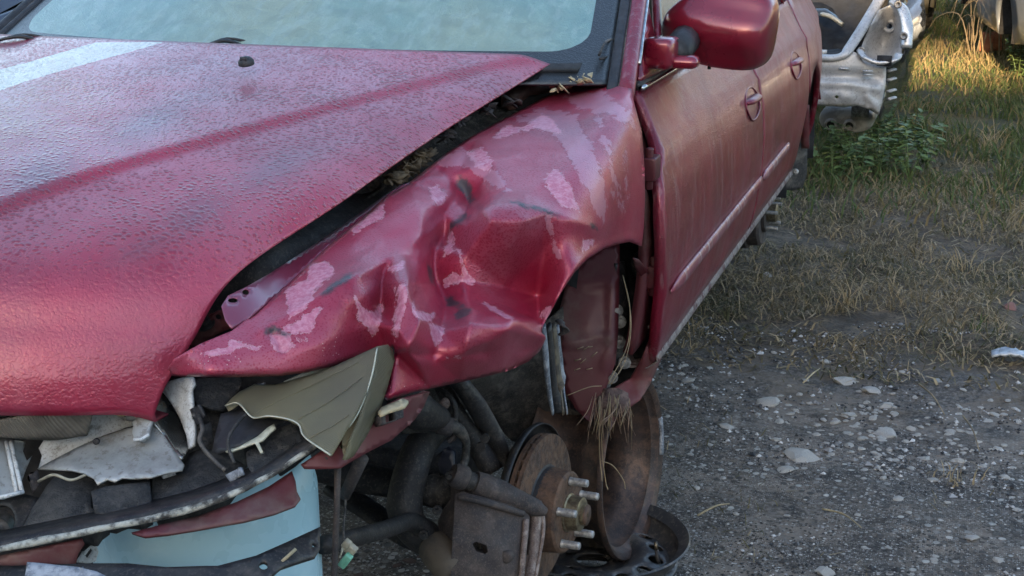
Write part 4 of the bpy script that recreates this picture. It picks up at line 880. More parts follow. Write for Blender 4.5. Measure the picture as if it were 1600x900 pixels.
    # lower radiator support: black pressed beam with holes
    beam = [(-40, 882), (20, 884), (140, 880), (200, 880), (260, 886), (320, 884), (340, 884), (400, 868), (450, 846), (502, 822), (500, 838), (500, 858), (494, 868), (470, 876), (440, 886), (420, 902), (380, 930), (-40, 960)]
    bm = sheet('radiator_support', beam, dz([(-40, 900, 1.80), (140, 885, 1.78), (340, 890, 1.76), (440, 860, 1.80), (500, 840, 1.86), (200, 930, 1.74)]), M['blackmetal'], CAR, step=8, solid=.006, holes=[[(412 + 7.5 * math.cos(t), 883 + 7 * math.sin(t)) for t in np.linspace(0, 6.28, 14)[:-1]], [(491 + 3.5 * math.cos(t), 851 + 4 * math.sin(t)) for t in np.linspace(0, 6.28, 10)[:-1]]])
    sheet('scuffed_cover', [(38, 905), (42, 878), (80, 881), (120, 886), (150, 893), (175, 905), (160, 925), (40, 925)], dz([(38, 900, 1.765), (42, 878, 1.785), (150, 893, 1.76), (100, 920, 1.745)]), M['greyp'], bm, step=6, solid=.004, rough=.003)
    MB().tube([D(440, 878, 1.785), D(462, 858, 1.80)], .0022, 6).build('bare_scratch', M['strawpale'], bm)
def build_debris():
    # loose wiring, clips and screws among the wreckage of the lamp
    MB().tube([D(306, 640, 1.98), D(316, 668, 1.93), D(312, 690, 1.91), D(330, 715, 1.90), D(352, 735, 1.88)], .003, 8, sub=30).build('lamp_wire', M['rubber'], CAR)
    MB().tube([D(430, 612, 1.96), D(400, 636, 1.94), D(372, 660, 1.90), D(356, 690, 1.88), D(366, 724, 1.87)], .0024, 8, sub=30).build('lamp_wire', M['rubber'], CAR)
    MB().tube([D(60, 752, 1.95), D(84, 742, 1.90), D(110, 750, 1.90), D(134, 742, 1.91)], .002, 8, sub=24).build('lamp_wire', M['cream'], CAR)
    for a, b, d in ((150, 690, 1.965), (268, 690, 1.995), (508, 718, 1.88)):
        MB().lathe([(-.003, .0045), (.001, .0045), (.002, .003), (.002, .001), (.001, 0)], D(a, b, d), (.1, -.95, .1), 10).build('screw', M['cast'], CAR, sharp=40)
    for k, (pts, d, m) in enumerate(((((296, 640), (312, 632), (320, 652), (306, 664)), 1.97, 'black'), (((310, 668), (328, 660), (334, 690), (318, 700)), 1.94, 'foam'), (((470, 596), (500, 585), (506, 596), (476, 606)), 2.0, 'lensedge'),
                                      (((44, 742), (58, 735), (62, 758), (50, 770)), 1.95, 'caliper'), (((392, 604), (412, 598), (416, 612), (398, 620)), 2.0, 'greyp'), (((250, 735), (268, 728), (276, 742), (256, 748)), 1.92, 'whiteplastic'), (((352, 742), (376, 730), (380, 742), (360, 754)), 1.87, 'greyp'))):
        sheet('plastic_shard', list(pts), lambda px, py, d=d, k=k: d + .0006 * (px - pts[0][0]) * (1 if k % 2 else -1), M[m], CAR, step=5, solid=.0035, rough=.004, rsc=70)
build_front_mats = None
def ribs_mat():
    m, nt, b = newmat('ribbed_brown_plastic'); t = NT(nt)
    w = t.n('ShaderNodeTexWave', wave_type='BANDS', bands_direction='X'); t.put(w.inputs[0], t.co()); w.inputs['Scale'].default_value = 80
    col = t.mix(t.rng(t.noise(30, 5), .3, .7), (.24, .215, .18), (.14, .12, .1)); col = t.mix(t.math('MULTIPLY', w.outputs['Fac'], .35), col, (.1, .09, .075))
    S(b, nt, Base_Color=col, Roughness=.8, Normal=t.bump(w.outputs['Fac'], .6, .002)); return m
M['ribs'] = ribs_mat()
M['bowl'] = plain('dull_reflector_metal', (.4, .4, .37), (.2, .2, .19), .28, metal=.8, sc=9, bump=.05)
M['steel2'] = plain('worn_bolt_steel', (.3, .29, .28), (.15, .14, .13), .45, metal=.8, sc=60)
M['lensedge'] = plain('pale_lens_edge', (.55, .54, .42), (.42, .4, .3), .35, sc=60, bump=.1)
build_front(); build_debris()
# ------------------------------------------------------------------ wheel well, brake and suspension
def build_suspension():
    # inner well: mud-brown liner behind everything
    sheet('wheel_housing', [(600, 600), (700, 585), (800, 560), (850, 505), (880, 480), (890, 640), (960, 660), (940, 700), (800, 690), (760, 640), (700, 640), (640, 640)],
          tps([(a, b, float(depth(a, b, y=y))) for a, b, y in ((600, 600, 2.5), (700, 585, 2.55), (850, 505, 2.68), (890, 640, 2.78), (940, 700, 2.82), (800, 690, 2.8), (640, 640, 2.6))]), M['mud'], CAR, step=14, solid=.004, rough=.02)
    MB().box((XC, 2.93, .74), (1.0, .03, .42)).build('bulkhead', M['mud'], CAR)
    inner = sheet('inner_panel', [(872, 492), (884, 445), (905, 415), (940, 388), (968, 380), (968, 430), (966, 520), (962, 566), (950, 600), (938, 630), (922, 660), (900, 640), (884, 615), (876, 560)],
          tps([(a, b, float(depth(a, b, y=y))) for a, b, y in ((872, 492, 2.70), (968, 380, 2.78), (966, 520, 2.72), (922, 660, 2.66), (884, 615, 2.66), (920, 520, 2.70))]), M['inner_red'], CAR, step=8, solid=.003,
          post=lambda v, p: p + _f * (-.006 * np.exp(-(segdist(v, [(878, 538), (955, 528)]) / 3.5) ** 2) - .006 * np.exp(-(segdist(v, [(956, 440), (954, 540), (944, 575)]) / 4) ** 2) - .004 * np.exp(-(segdist(v, [(905, 445), (955, 440)]) / 5) ** 2))[:, None])
    for k in range(9):
        a, b = random.uniform(895, 945), random.uniform(540, 585); q = D(a, b, float(depth(a, b, y=2.665))); s = random.uniform(-.01, .02)
        MB().tube([q, q + [.012, 0, .006 + s * .3]], .0009, 5).build('straw_bit', M['strawpale'], inner)
    # torn metal seam strips at the front edge of the panel
    for a, w, mt in ((852, .004, 'greyp'), (860, .005, 'blackmetal'), (868, .0045, 'seam'), (874, .003, 'greyp')):
        pts = [D(a - 3, 510, 2.42 + (a - 852) * .008), D(a + 1, 560, 2.46 + (a - 852) * .008), D(a + 6, 610, 2.52 + (a - 852) * .006), D(a + 12, 645, 2.58)]
        MB().tube(pts, [w, w * 1.3, w, w * .6], 8, sub=24, flat=2.4).build('torn_seam', M[mt], CAR)
    MB().tube([D(872, 500, 2.45), D(880, 508, 2.44), D(884, 518, 2.45), D(876, 522, 2.46)], .007, 8, sub=12, flat=.4).build('torn_clip', M['caliper'], CAR)
    # dark cavity between panel and door, bolted flange
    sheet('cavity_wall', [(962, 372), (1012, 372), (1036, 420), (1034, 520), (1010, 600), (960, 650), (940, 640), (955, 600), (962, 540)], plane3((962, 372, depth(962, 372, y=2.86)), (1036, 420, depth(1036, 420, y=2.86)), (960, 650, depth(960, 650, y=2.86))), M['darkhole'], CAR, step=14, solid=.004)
    sheet('bolt_flange', [(962, 412), (976, 408), (982, 440), (984, 500), (980, 560), (968, 585), (962, 560), (965, 500)], plane3((962, 412, depth(962, 412, y=2.76)), (984, 500, depth(984, 500, y=2.78)), (968, 585, depth(968, 585, y=2.74))), M['blackmetal'], CAR, step=7, solid=.006)
    for a, b, y in ((964, 486, 2.74), (969, 503, 2.745), (968, 535, 2.735), (1005, 508, 2.80), (976, 567, 2.74), (956, 590, 2.70)):
        p = P(a, b, y=y); MB().lathe([(-.01, .013), (.0, .013), (.0, .008), (.009, .008), (.0095, 0)], p, (.35, -.9, .1), 12).build('bolt', M['steel2'], CAR, sharp=40)
    MB().lathe([(-.05, .035), (0, .035), (.004, .03), (.012, .03), (.012, .022), (.022, .022), (.022, 0)], P(1012, 415, y=2.84), (.1, -1, .05), 20).build('grommet', M['rubber'], CAR, sharp=40)
    # front end of the sill: bent flap hanging over the stand
    sheet('sill_flap', [(1028, 500), (1036, 520), (1034, 560), (1016, 600), (1000, 625), (980, 640), (962, 650), (955, 672), (940, 664), (928, 640), (930, 622), (950, 612), (985, 592), (1005, 560)],
          tps([(a, b, float(depth(a, b, x=x))) for a, b, x in ((1028, 500, -.60), (1034, 560, -.60), (1000, 625, -.63), (940, 664, -.69), (930, 622, -.70), (985, 592, -.655), (1005, 560, -.62))]), M['flapred'], CAR, step=6, solid=.004, rough=.008, rsc=26)
    # brake rotor, hub, studs
    st = R(5.5); ax = np.array([math.cos(st), -math.sin(st), .03]); ax /= np.linalg.norm(ax)
    rc = D(851, 795, 2.735)
    rot = MB().lathe([(-.022, .078), (-.022, .139), (-.014, .140), (-.014, .126)], rc, ax, 64).lathe([(-.008, .126), (-.008, .140), (0, .1395), (.0005, .138), (.0005, .082), (.002, .079), (.044, .076), (.048, .072), (.048, .034), (.05, .034)], rc, ax, 64).build('brake_rotor', M['rust'], CAR, sharp=35)
    e = np.cross(ax, (0, 0, 1)); e /= np.linalg.norm(e); g = np.cross(e, ax)
    for k in range(36):
        t = 2 * math.pi * k / 36; d = g * math.cos(t) + e * math.sin(t); dn = -g * math.sin(t) + e * math.cos(t)
        c = rc + ax * -.011; r0, r1 = c + d * .10, c + d * .1385
        V = [r + dn * s * .0025 + ax * h * .0032 for r in (r0, r1) for s in (-1, 1) for h in (-1, 1)]
        MB().add(V, [(0, 1, 3, 2), (4, 6, 7, 5), (0, 4, 5, 1), (2, 3, 7, 6), (0, 2, 6, 4), (1, 5, 7, 3)]).build('cooling_vane', M['rust'], rot)
    MB().lathe([(-.012, .09), (-.008, .094), (.0015, .0822), (.0025, .0795), (.012, .0782)], rc, ax, 48).build('hat_band', M['black'], rot, sharp=35)
    hub = MB().lathe([(.048, .036), (.05, .036), (.052, .033), (.074, .031), (.076, .027), (.076, .020), (.082, .020), (.084, .015), (.084, 0)], rc, ax, 28).build('hub', M['brass'], rot, sharp=35)
    MB().lathe([(.076, .019), (.079, .0195), (.0795, .004)], rc + ax * .006, ax, 18).build('spindle_end', M['rust'], hub)
    for k in range(5):
        t = R(-6) + k * 2 * math.pi / 5; d = g * math.cos(t) + e * math.sin(t); c = rc + d * .060 + ax * .048
        prof = [(0, .0078)]
        for i in range(11): prof += [(.006 + i * .0026, .0078), (.0073 + i * .0026, .0069)]
        MB().lathe(prof + [(.036, .007), (.037, .005), (.037, 0)], c, ax, 12).build('wheel_stud', M['steel'], rot)
        c2 = c + ax * .0005; MB().lathe([(0, .009), (.0006, .009), (.0006, .0066)], c2, ax, 12).build('stud_collar', M['caliper'], rot)
    # splash shield
    V = []
    for i in range(28):
        t = R(-62) + R(128) * i / 27; d = g * math.cos(t) - e * math.sin(t) * -1 * -1
        V.append([rc + ax * h + (g * math.cos(t) + e * -math.sin(t)) * -1 * -r for h, r in ((-.03, .105), (-.034, .150), (-.026, .156), (-.018, .155))])
    grid('splash_shield', V, M['blackmetal'], rot, solid=.0025)
    # caliper: slide-pin housing, body, bracket arm
    cal = sheet('brake_caliper', [(711, 772), (722, 768), (760, 778), (800, 790), (822, 798), (828, 808), (826, 838), (820, 870), (818, 905), (816, 935), (704, 935), (704, 890), (708, 830)],
          tps([(711, 772, 2.56), (828, 808, 2.60), (820, 900, 2.56), (704, 905, 2.53), (770, 850, 2.535), (760, 778, 2.555)]), M['caliper'], CAR, step=7, solid=.045, rough=.002, rsc=40, bevel=.004,
          holes=[[(738, 850), (744, 846), (760, 852), (763, 862), (758, 866), (744, 862)]])
    for k in range(3):
        q = D(744 + k * 6.5, 856 + k * 1.5, 2.575); MB().tube([q + [0, 0, -.012], q + [0, 0, .012]], .0035, 8).build('pad_spring', M['cast'], cal)
    MB().lathe([(-.01, .012), (.004, .011), (.006, .007), (.006, 0)], D(791, 870, 2.545), (.05, -.95, .2), 14).build('caliper_boss', M['caliper'], cal)
    MB().tube([D(716, 776, 2.548), D(760, 786, 2.54), D(818, 803, 2.585)], .006, 8, sub=14).build('caliper_rib', M['caliper'], cal)
    MB().tube([D(822, 812, 2.585), D(819, 850, 2.565), D(814, 905, 2.545)], .0055, 8, sub=14).build('caliper_rib', M['brackpale'], cal)
    a, b = D(716, 744, 2.56), D(852, 800, 2.62); dv = (b - a) / np.linalg.norm(b - a); L = np.linalg.norm(b - a)
    MB().lathe([(-.012, .0), (-.012, .018), (-.005, .022), (.012, .022), (.016, .019)], a, dv, 20).build('slide_pin_head', M['caliper'], cal, sharp=45)
    MB().lathe([(.016, .0155), (.019, .018), (.022, .0145), (.025, .018), (.028, .0145), (.031, .0165)], a, dv, 20).build('pin_boot', M['rubber'], cal)
    MB().lathe([(.030, .012), (.032, .021), (.05, .0235), (.085, .0235), (.105, .021), (L - .02, .016), (L, .008)], a, dv, 20).build('slide_pin_housing', M['caliper'], cal, sharp=45)
    sheet('caliper_bracket', [(826, 784), (846, 782), (850, 792), (848, 830), (842, 868), (836, 905), (834, 935), (824, 935), (828, 890), (834, 850), (836, 812), (832, 800), (820, 794)], tps([(826, 784, 2.61), (850, 792, 2.63), (842, 868, 2.61), (830, 930, 2.59)]), M['brackpale'], cal, step=6, solid=.02, rough=.002)
    MB().tube([D(848, 798, 2.63), D(849, 830, 2.62), D(843, 868, 2.61), D(836, 905, 2.60)], .0035, 6, sub=14).build('bracket_edge', M['brackpale'], cal)
    sheet('brake_pad', [(818, 866), (832, 868), (836, 890), (828, 920), (818, 920)], plane3((818, 866, 2.60), (836, 890, 2.61), (820, 920, 2.60)), M['rust'], cal, step=7, solid=.01)
    sheet('caliper_ear', [(704, 742), (716, 732), (732, 742), (730, 760), (722, 772), (712, 790), (708, 830), (704, 870), (690, 850), (684, 815), (692, 795), (704, 780)], tps([(704, 742, 2.60), (732, 742, 2.585), (708, 830, 2.56), (684, 815, 2.61), (704, 870, 2.58)]), M['caliper'], CAR, step=7, solid=.03, bevel=.004)
    # knuckle gooseneck and ball joint
    MB().tube([D(690, 664, 2.66), D(672, 680, 2.64), D(655, 700, 2.62), D(640, 745, 2.60), D(632, 790, 2.59), D(642, 822, 2.60), D(672, 845, 2.62), D(700, 850, 2.64)], [.022, .026, .030, .032, .033, .032, .034, .032], 14, sub=40, flat=.8, up=(0, 1, 0)).build('steering_knuckle', M['cast'], CAR)
    MB().lathe([(0, .03), (.02, .034), (.06, .036), (.08, .03), (.084, 0)], D(676, 852, 2.60), (.6, -.4, -.2), 18).build('ball_joint', M['balljoint'], CAR)
    for a2, b2 in ((684, 796), (663, 834), (714, 738), (704, 742)):
        MB().lathe([(0, .009), (.008, .009), (.008, .005), (.014, .005), (.014, 0)], D(a2, b2, 2.565), (.2, -1, .1), 8).build('bolt', M['cast'], CAR, sharp=40)
    # strut, links, half shaft, arms
    MB().tube([D(712, 590, 2.62), D(742, 630, 2.66), D(775, 690, 2.72), D(790, 720, 2.74)], [.026, .027, .026, .024], 14, sub=14, flat=.6).build('strut', M['strutgrey'], CAR)
    MB().tube([D(690, 600, 2.66), D(715, 650, 2.68), D(748, 700, 2.70), D(770, 738, 2.70)], [.016, .018, .02, .022], 10, sub=14).build('strut_fork', M['cast'], CAR)
    for a2, b2 in ((758, 684), (752, 697)): MB().lathe([(0, .009), (.008, .009), (.008, 0)], D(a2, b2, 2.64), (.2, -1, .1), 8).build('bolt', M['cast'], CAR, sharp=40)
    MB().tube([D(697, 628, 2.62), D(693, 632, 2.60)], .010, 12).build('bush', M['brackpale'], CAR)
    MB().tube([D(690, 610, 2.63), D(706, 625, 2.61), D(712, 645, 2.61), D(709, 668, 2.61)], .0055, 8, sub=20).build('brake_line', M['cast'], CAR)
    MB().tube([D(628, 668, 2.58), D(655, 665, 2.56), D(690, 664, 2.56), D(715, 670, 2.58), D(728, 690, 2.60), D(727, 715, 2.61), D(722, 735, 2.60)], [.012, .0125, .013, .0115, .0075, .0075, .0075], 10, sub=40).build('brake_hose', M['rubber'], CAR)
    MB().tube([D(683, 664, 2.555), D(706, 667, 2.56)], [.0165, .0165], 12).build('hose_clamp', M['caliper'], CAR)
    MB().tube([D(706, 655, 2.60), D(710, 680, 2.60), D(700, 690, 2.60)], .006, 8, sub=12).build('hose_bracket', M['caliper'], CAR)
    MB().tube([D(470, 720, 2.75), D(560, 745, 2.74), D(640, 760, 2.70), D(700, 775, 2.68)], [.03, .03, .026, .03], 14, sub=12).build('half_shaft', M['cast'], CAR)
    MB().lathe([(0, .026), (.014, .032), (.02, .026), (.034, .034), (.04, .028), (.056, .036), (.07, .036)], D(668, 764, 2.68), (.9, .1, -.05), 18).build('shaft_boot', M['rubber'], CAR)
    MB().tube([D(505, 852, 2.15), D(545, 842, 2.25), D(600, 828, 2.42), D(640, 815, 2.55), D(668, 830, 2.60)], [.014, .014, .015, .016, .02], 12, sub=24).build('stabiliser_bar', M['cast'], CAR)
    MB().tube([D(520, 760, 2.8), D(580, 800, 2.75), D(640, 840, 2.70), D(700, 862, 2.68)], [.028, .028, .03, .028], 10, sub=16, flat=.5).build('control_arm', M['cast'], CAR)
    MB().tube([D(540, 700, 2.95), D(600, 745, 2.85), D(690, 780, 2.8)], [.03, .03, .03], 10, sub=10, flat=.6).build('subframe', M['cast'], CAR)
    sheet('shield_plate', [(682, 712), (700, 698), (709, 706), (711, 735), (700, 748), (688, 738)], plane3((682, 712, 2.66), (709, 706, 2.65), (700, 748, 2.65)), M['navy'], CAR, step=7, solid=.01)
    MB().tube([D(618, 600, 2.5), D(650, 640, 2.5), D(690, 655, 2.56)], [.03, .035, .02], 10, sub=12).build('upper_arm', M['cast'], CAR)
    MB().box((XC + .1, 2.5, .42), (.9, .16, .08)).build('crossmember', M['cast'], CAR)
    # bumper stays, dangling plug
    MB().tube([D(528, 728, 1.93), D(526, 800, 1.95), D(522, 905, 1.98), D(520, 960, 2.0)], .0042, 6, up=(0, 1, 0), flat=1.6).build('bumper_stay', M['caliper'], CAR)
    MB().tube([D(566, 715, 2.0), D(552, 745, 2.02), D(538, 776, 2.04)], [.0095, .009, .008], 10).build('bumper_stay', M['caliper'], CAR)
    MB().tube([D(540, 776, 2.035), D(539, 800, 2.03), D(537, 822, 2.02), D(538, 848, 2.0), D(544, 850, 2.0)], .0014, 6, sub=20).build('wire', M['rubber'], CAR)
    pl = D(548, 858, 2.0); q = Matrix.Rotation(R(35), 3, 'Y').to_quaternion()
    plug = MB().box(pl, (.016, .012, .013), q).box(pl + [-.004, -.004, .009], (.010, .010, .012), q).build('wiring_plug', M['cream'], CAR, bevel=.0015)
    MB().box(D(540, 876, 1.995), (.011, .010, .022), q).build('plug_insert', M['green'], plug, bevel=.0015)
    MB().tube([D(533, 866, 1.992), D(536, 850, 1.996)], .0012, 5).tube([D(531, 872, 1.99), D(538, 852, 1.995)], .0012, 5).build('plug_wire', M['lensedge'], plug)
M['seam'] = plain('torn_seam_sealer', (.16, .13, .09), (.07, .06, .05), .8, sc=30, bump=.5)
M['flapred'] = paint('mud_stained_red', (.15, .035, .04), rough=.6, coat=.0, dirt=.9, metal=.1)
M['brackpale'] = plain('pale_rust_bracket', (.2, .15, .13), (.1, .07, .06), .75, metal=.2, sc=40, bump=.4, bsc=200, dirt=(.36, .3, .27), dsc=50, damt=(.55, .75))
M['balljoint'] = plain('dusty_rubber_boot', (.1, .08, .06), (.05, .042, .036), .85, sc=12, bump=.3)
M['strutgrey'] = plain('dusty_strut_tube', (.075, .075, .08), (.045, .045, .048), .55, metal=.3, sc=12, bump=.3, bsc=120, dirt=(.14, .13, .12), dsc=30, damt=(.55, .75))
M['navy'] = plain('dark_navy_rubber', (.012, .014, .026), (.018, .02, .032), .5, sc=20)
build_suspension()

# ------------------------------------------------------------------ things under the car
def build_stand():
    # lying black steel wheel
    c = P(926, 842, z=.15); base = np.array([c[0], c[1], 0.0])
    t = thing('steel_wheel', base, 'black bare steel wheel lying flat on the ground under the car', 'wheel')
    Rr = .19; up = (0, 0, 1)
    MB().lathe([(.0, Rr), (.006, Rr + .006), (.012, Rr), (.018, .178), (.05, .170), (.07, .150), (.10, .150), (.115, .172), (.138, .178), (.144, Rr), (.150, Rr + .006), (.153, Rr + .003), (.150, .188), (.144, .180), (.138, .172)], base, up, 64).build('rim_barrel', M['rim_black'], t, sharp=50)
    # disc with a ring of holes
    n = 15; outline = [(.172 * math.cos(a), .172 * math.sin(a)) for a in np.linspace(0, 2 * math.pi, 65)[:-1]]
    holes = [[(.131 * math.cos(a) + .016 * math.cos(b), .131 * math.sin(a) + .016 * math.sin(b)) for b in np.linspace(0, 2 * math.pi, 13)[:-1]] for a in np.linspace(0, 2 * math.pi, n + 1)[:-1]]
    holes.append([(.032 * math.cos(a), .032 * math.sin(a)) for a in np.linspace(0, 2 * math.pi, 25)[:-1]])
    holes += [[(.057 * math.cos(a) + .007 * math.cos(b), .057 * math.sin(a) + .007 * math.sin(b)) for b in np.linspace(0, 2 * math.pi, 9)[:-1]] for a in np.linspace(.3, .3 + 2 * math.pi, 6)[:-1]]
    v, f = cdt(outline, .012, holes); r = np.hypot(v[:, 0], v[:, 1])
    z = np.interp(r, [0, .045, .07, .085, .105, .118, .146, .158, .172], [.096, .096, .092, .112, .121, .119, .112, .098, .10])
    p = np.stack([v[:, 0], v[:, 1], z], -1) + base
    if np.cross(p[f[0][1]] - p[f[0][0]], p[f[0][2]] - p[f[0][0]])[2] < 0: f = f[:, ::-1]
    mesh('wheel_disc', p, f, M['rim_black'], t, solid=.004)
    vp = P(1020, 868, z=.125); MB().tube([vp + [.008, -.005, -.03], vp + [0, 0, .006]], .0045, 8).build('valve_stem', M['rubber'], t); MB().tube([vp + [0, 0, .004], vp + [-.003, .002, .022]], .0035, 8).build('valve_cap', M['brass'], t)
    t.scale = (1.06, 1.06, 1.06)
    # upright rusty rim on top of it
    uc = D(988, 730, 3.14); ax = np.array([.985, -.10, .05]); ax /= np.linalg.norm(ax)
    o = thing('rusty_rim', (uc[0] - .08, uc[1], uc[2] - .19), 'rusty brown wheel rim standing upright under the car sill', 'wheel rim')
    prof = [(-.002, .182), (.004, .190), (.005, .196), (0.0, .199), (-.008, .197), (-.010, .186), (-.02, .178), (-.045, .174), (-.062, .158), (-.105, .156), (-.122, .172), (-.15, .178), (-.158, .190), (-.164, .194), (-.168, .188), (-.162, .180), (-.152, .172), (-.124, .167), (-.108, .150), (-.060, .152), (-.042, .168), (-.016, .171), (-.012, .178), (-.002, .182)]
    MB().lathe(prof, uc, ax, 72).build('rim_barrel', M['rimrust'], o, sharp=50)
    MB().lathe([(-.155, .172), (-.15, .12), (-.157, .085), (-.155, .034)], uc, ax, 48).build('wheel_disc', M['rimrust'], o)
    e = np.cross(ax, (0, 0, 1)); e /= np.linalg.norm(e); g = np.cross(e, ax); ww = [uc + ax * .003 + (g * math.cos(a) - e * math.sin(a)) * .1905 for a in np.linspace(R(-78), R(-104), 6)]
    ww = [uc + ax * .002 + (g * math.cos(a) + e * math.sin(a)) * .190 for a in np.linspace(R(258), R(285), 6)]
    MB().tube(ww, .006, 8).build('balance_weight', M['greyp'], o)
    # the other three supports carry the far corners
    for (x, y, lab) in ((2 * XC + .70, 2.85, 'plain stacked steel wheel under the far side of the red car'), (-1.25, 4.7, 'stacked steel wheel under the rear of the red car near side'), (2 * XC + .80, 4.62, 'stacked steel wheel under the rear of the red car far side')):
        tt = thing('steel_wheel', (x, y, 0), lab, 'wheel')
        for k in range(3): MB().lathe([(0, .17), (0, .19), (.01, .193), (.02, .178), (.08, .152), (.14, .178), (.17, .193), (.178, .19), (.178, .17)], (x, y, .0 + k * .18), up, 32).build('rim_barrel', M['rimrust'], tt)
    # blue plastic barrel under the bumper
    bc = D(306, 812, 2.12); r = .165
    b = thing('blue_barrel', (bc[0], bc[1] + .03, 0), 'pale blue plastic barrel standing under the broken front bumper', 'barrel')
    prof = [(0, r * .97), (.01, r), (.22, r), (.23, r + .006), (.25, r + .006), (.26, r), (.5, r), (.66, r * .985), (.70, r * .93), (.712, r * .82), (.712, 0)]
    MB().lathe(prof, (bc[0], bc[1] + .03, 0), up, 56).build('barrel_body', M['bluep'], b, sharp=60)
    sheet('torn_label', [(118, 878), (126, 866), (132, 852), (140, 846), (150, 850), (154, 862), (150, 876), (140, 880)], plane3((118, 878, 1.93), (150, 850, 1.95), (150, 876, 1.94)), M['whiteplastic'], b, step=5, solid=.002, holes=[[(133, 868), (142, 856), (144, 860), (136, 872)]])
build_stand()

def build_straw():
    root = P(945, 640, x=-.68)
    t = thing('root_tuft', root, 'tuft of dry brown grass caught on the torn front end of the sill', 'dry grass')
    rg = random.Random(11); clumps = []
    for i in range(46):
        a, b = rg.uniform(925, 985), rg.uniform(612, 640); x0 = -.70 + (a - 925) / 60 * .07 + .012
        L = rg.uniform(25, 70); s = rg.uniform(-22, 16)
        p0 = P(a, b, x=x0 + .004); p1 = P(a + s * .4, b + L * .5, x=x0 + .015); p2 = P(a + s + rg.uniform(-8, 8), b + L, x=x0 + .01)
        clumps.append(([p0, p1, p2], rg.uniform(.0006, .0012)))
    for k in range(3):
        mb = MB()
        for pts, r in clumps[k::3]: mb.tube(pts, [r, r, r * .5], 4, sub=8)
        tag(mb.build('root_strand', M['twine' if k else 'straw'], t), kind='stuff')
    mb = MB()
    for pts in ([D(973, 430, 2.84), D(984, 480, 2.78), D(980, 540, 2.75), D(950, 600, 2.70)], [D(974, 432, 2.84), D(986, 500, 2.77), D(978, 560, 2.74), D(955, 600, 2.70)], [D(886, 618, 2.66), D(920, 605, 2.66), D(940, 603, 2.68)],
                [D(945, 640, 2.72), D(940, 690, 2.74), D(946, 750, 2.78), D(950, 765, 2.78)], [D(936, 660, 2.72), D(937, 710, 2.75), D(941, 752, 2.77)], [D(940, 720, 2.74), D(958, 728, 2.76), D(974, 750, 2.79), D(977, 764, 2.8)],
                [D(1075, 500, 3.35), D(1078, 530, 3.36), D(1080, 545, 3.36)], [D(1082, 495, 3.4), D(1085, 525, 3.41)]): mb.tube(pts, .0009, 5, sub=20)
    tag(mb.build('root_strand', M['straw'], t), kind='stuff')
    mb = MB(); c = P(955, 628, x=-.665)
    V = []; 
    for i in range(9):
        for j in range(16):
            ph = math.pi * i / 8; th = 2 * math.pi * j / 16; d = np.array([math.sin(ph) * math.cos(th), math.sin(ph) * math.sin(th), math.cos(ph)])
            V.append(c + d * np.array([.035, .03, .028]) * (1 + .45 * mnoise.noise(Vector(d * 2.3))))
    F = [(i * 16 + j, i * 16 + (j + 1) % 16, (i + 1) * 16 + (j + 1) % 16, (i + 1) * 16 + j) for i in range(8) for j in range(16)]
    mesh('mud_lump', V, F, M['mudlump'], t)
M['mudlump'] = plain('dried_mud_roots', (.2, .13, .11), (.1, .065, .058), .95, sc=60, bump=.9, bsc=120, bdist=.005)
build_straw()
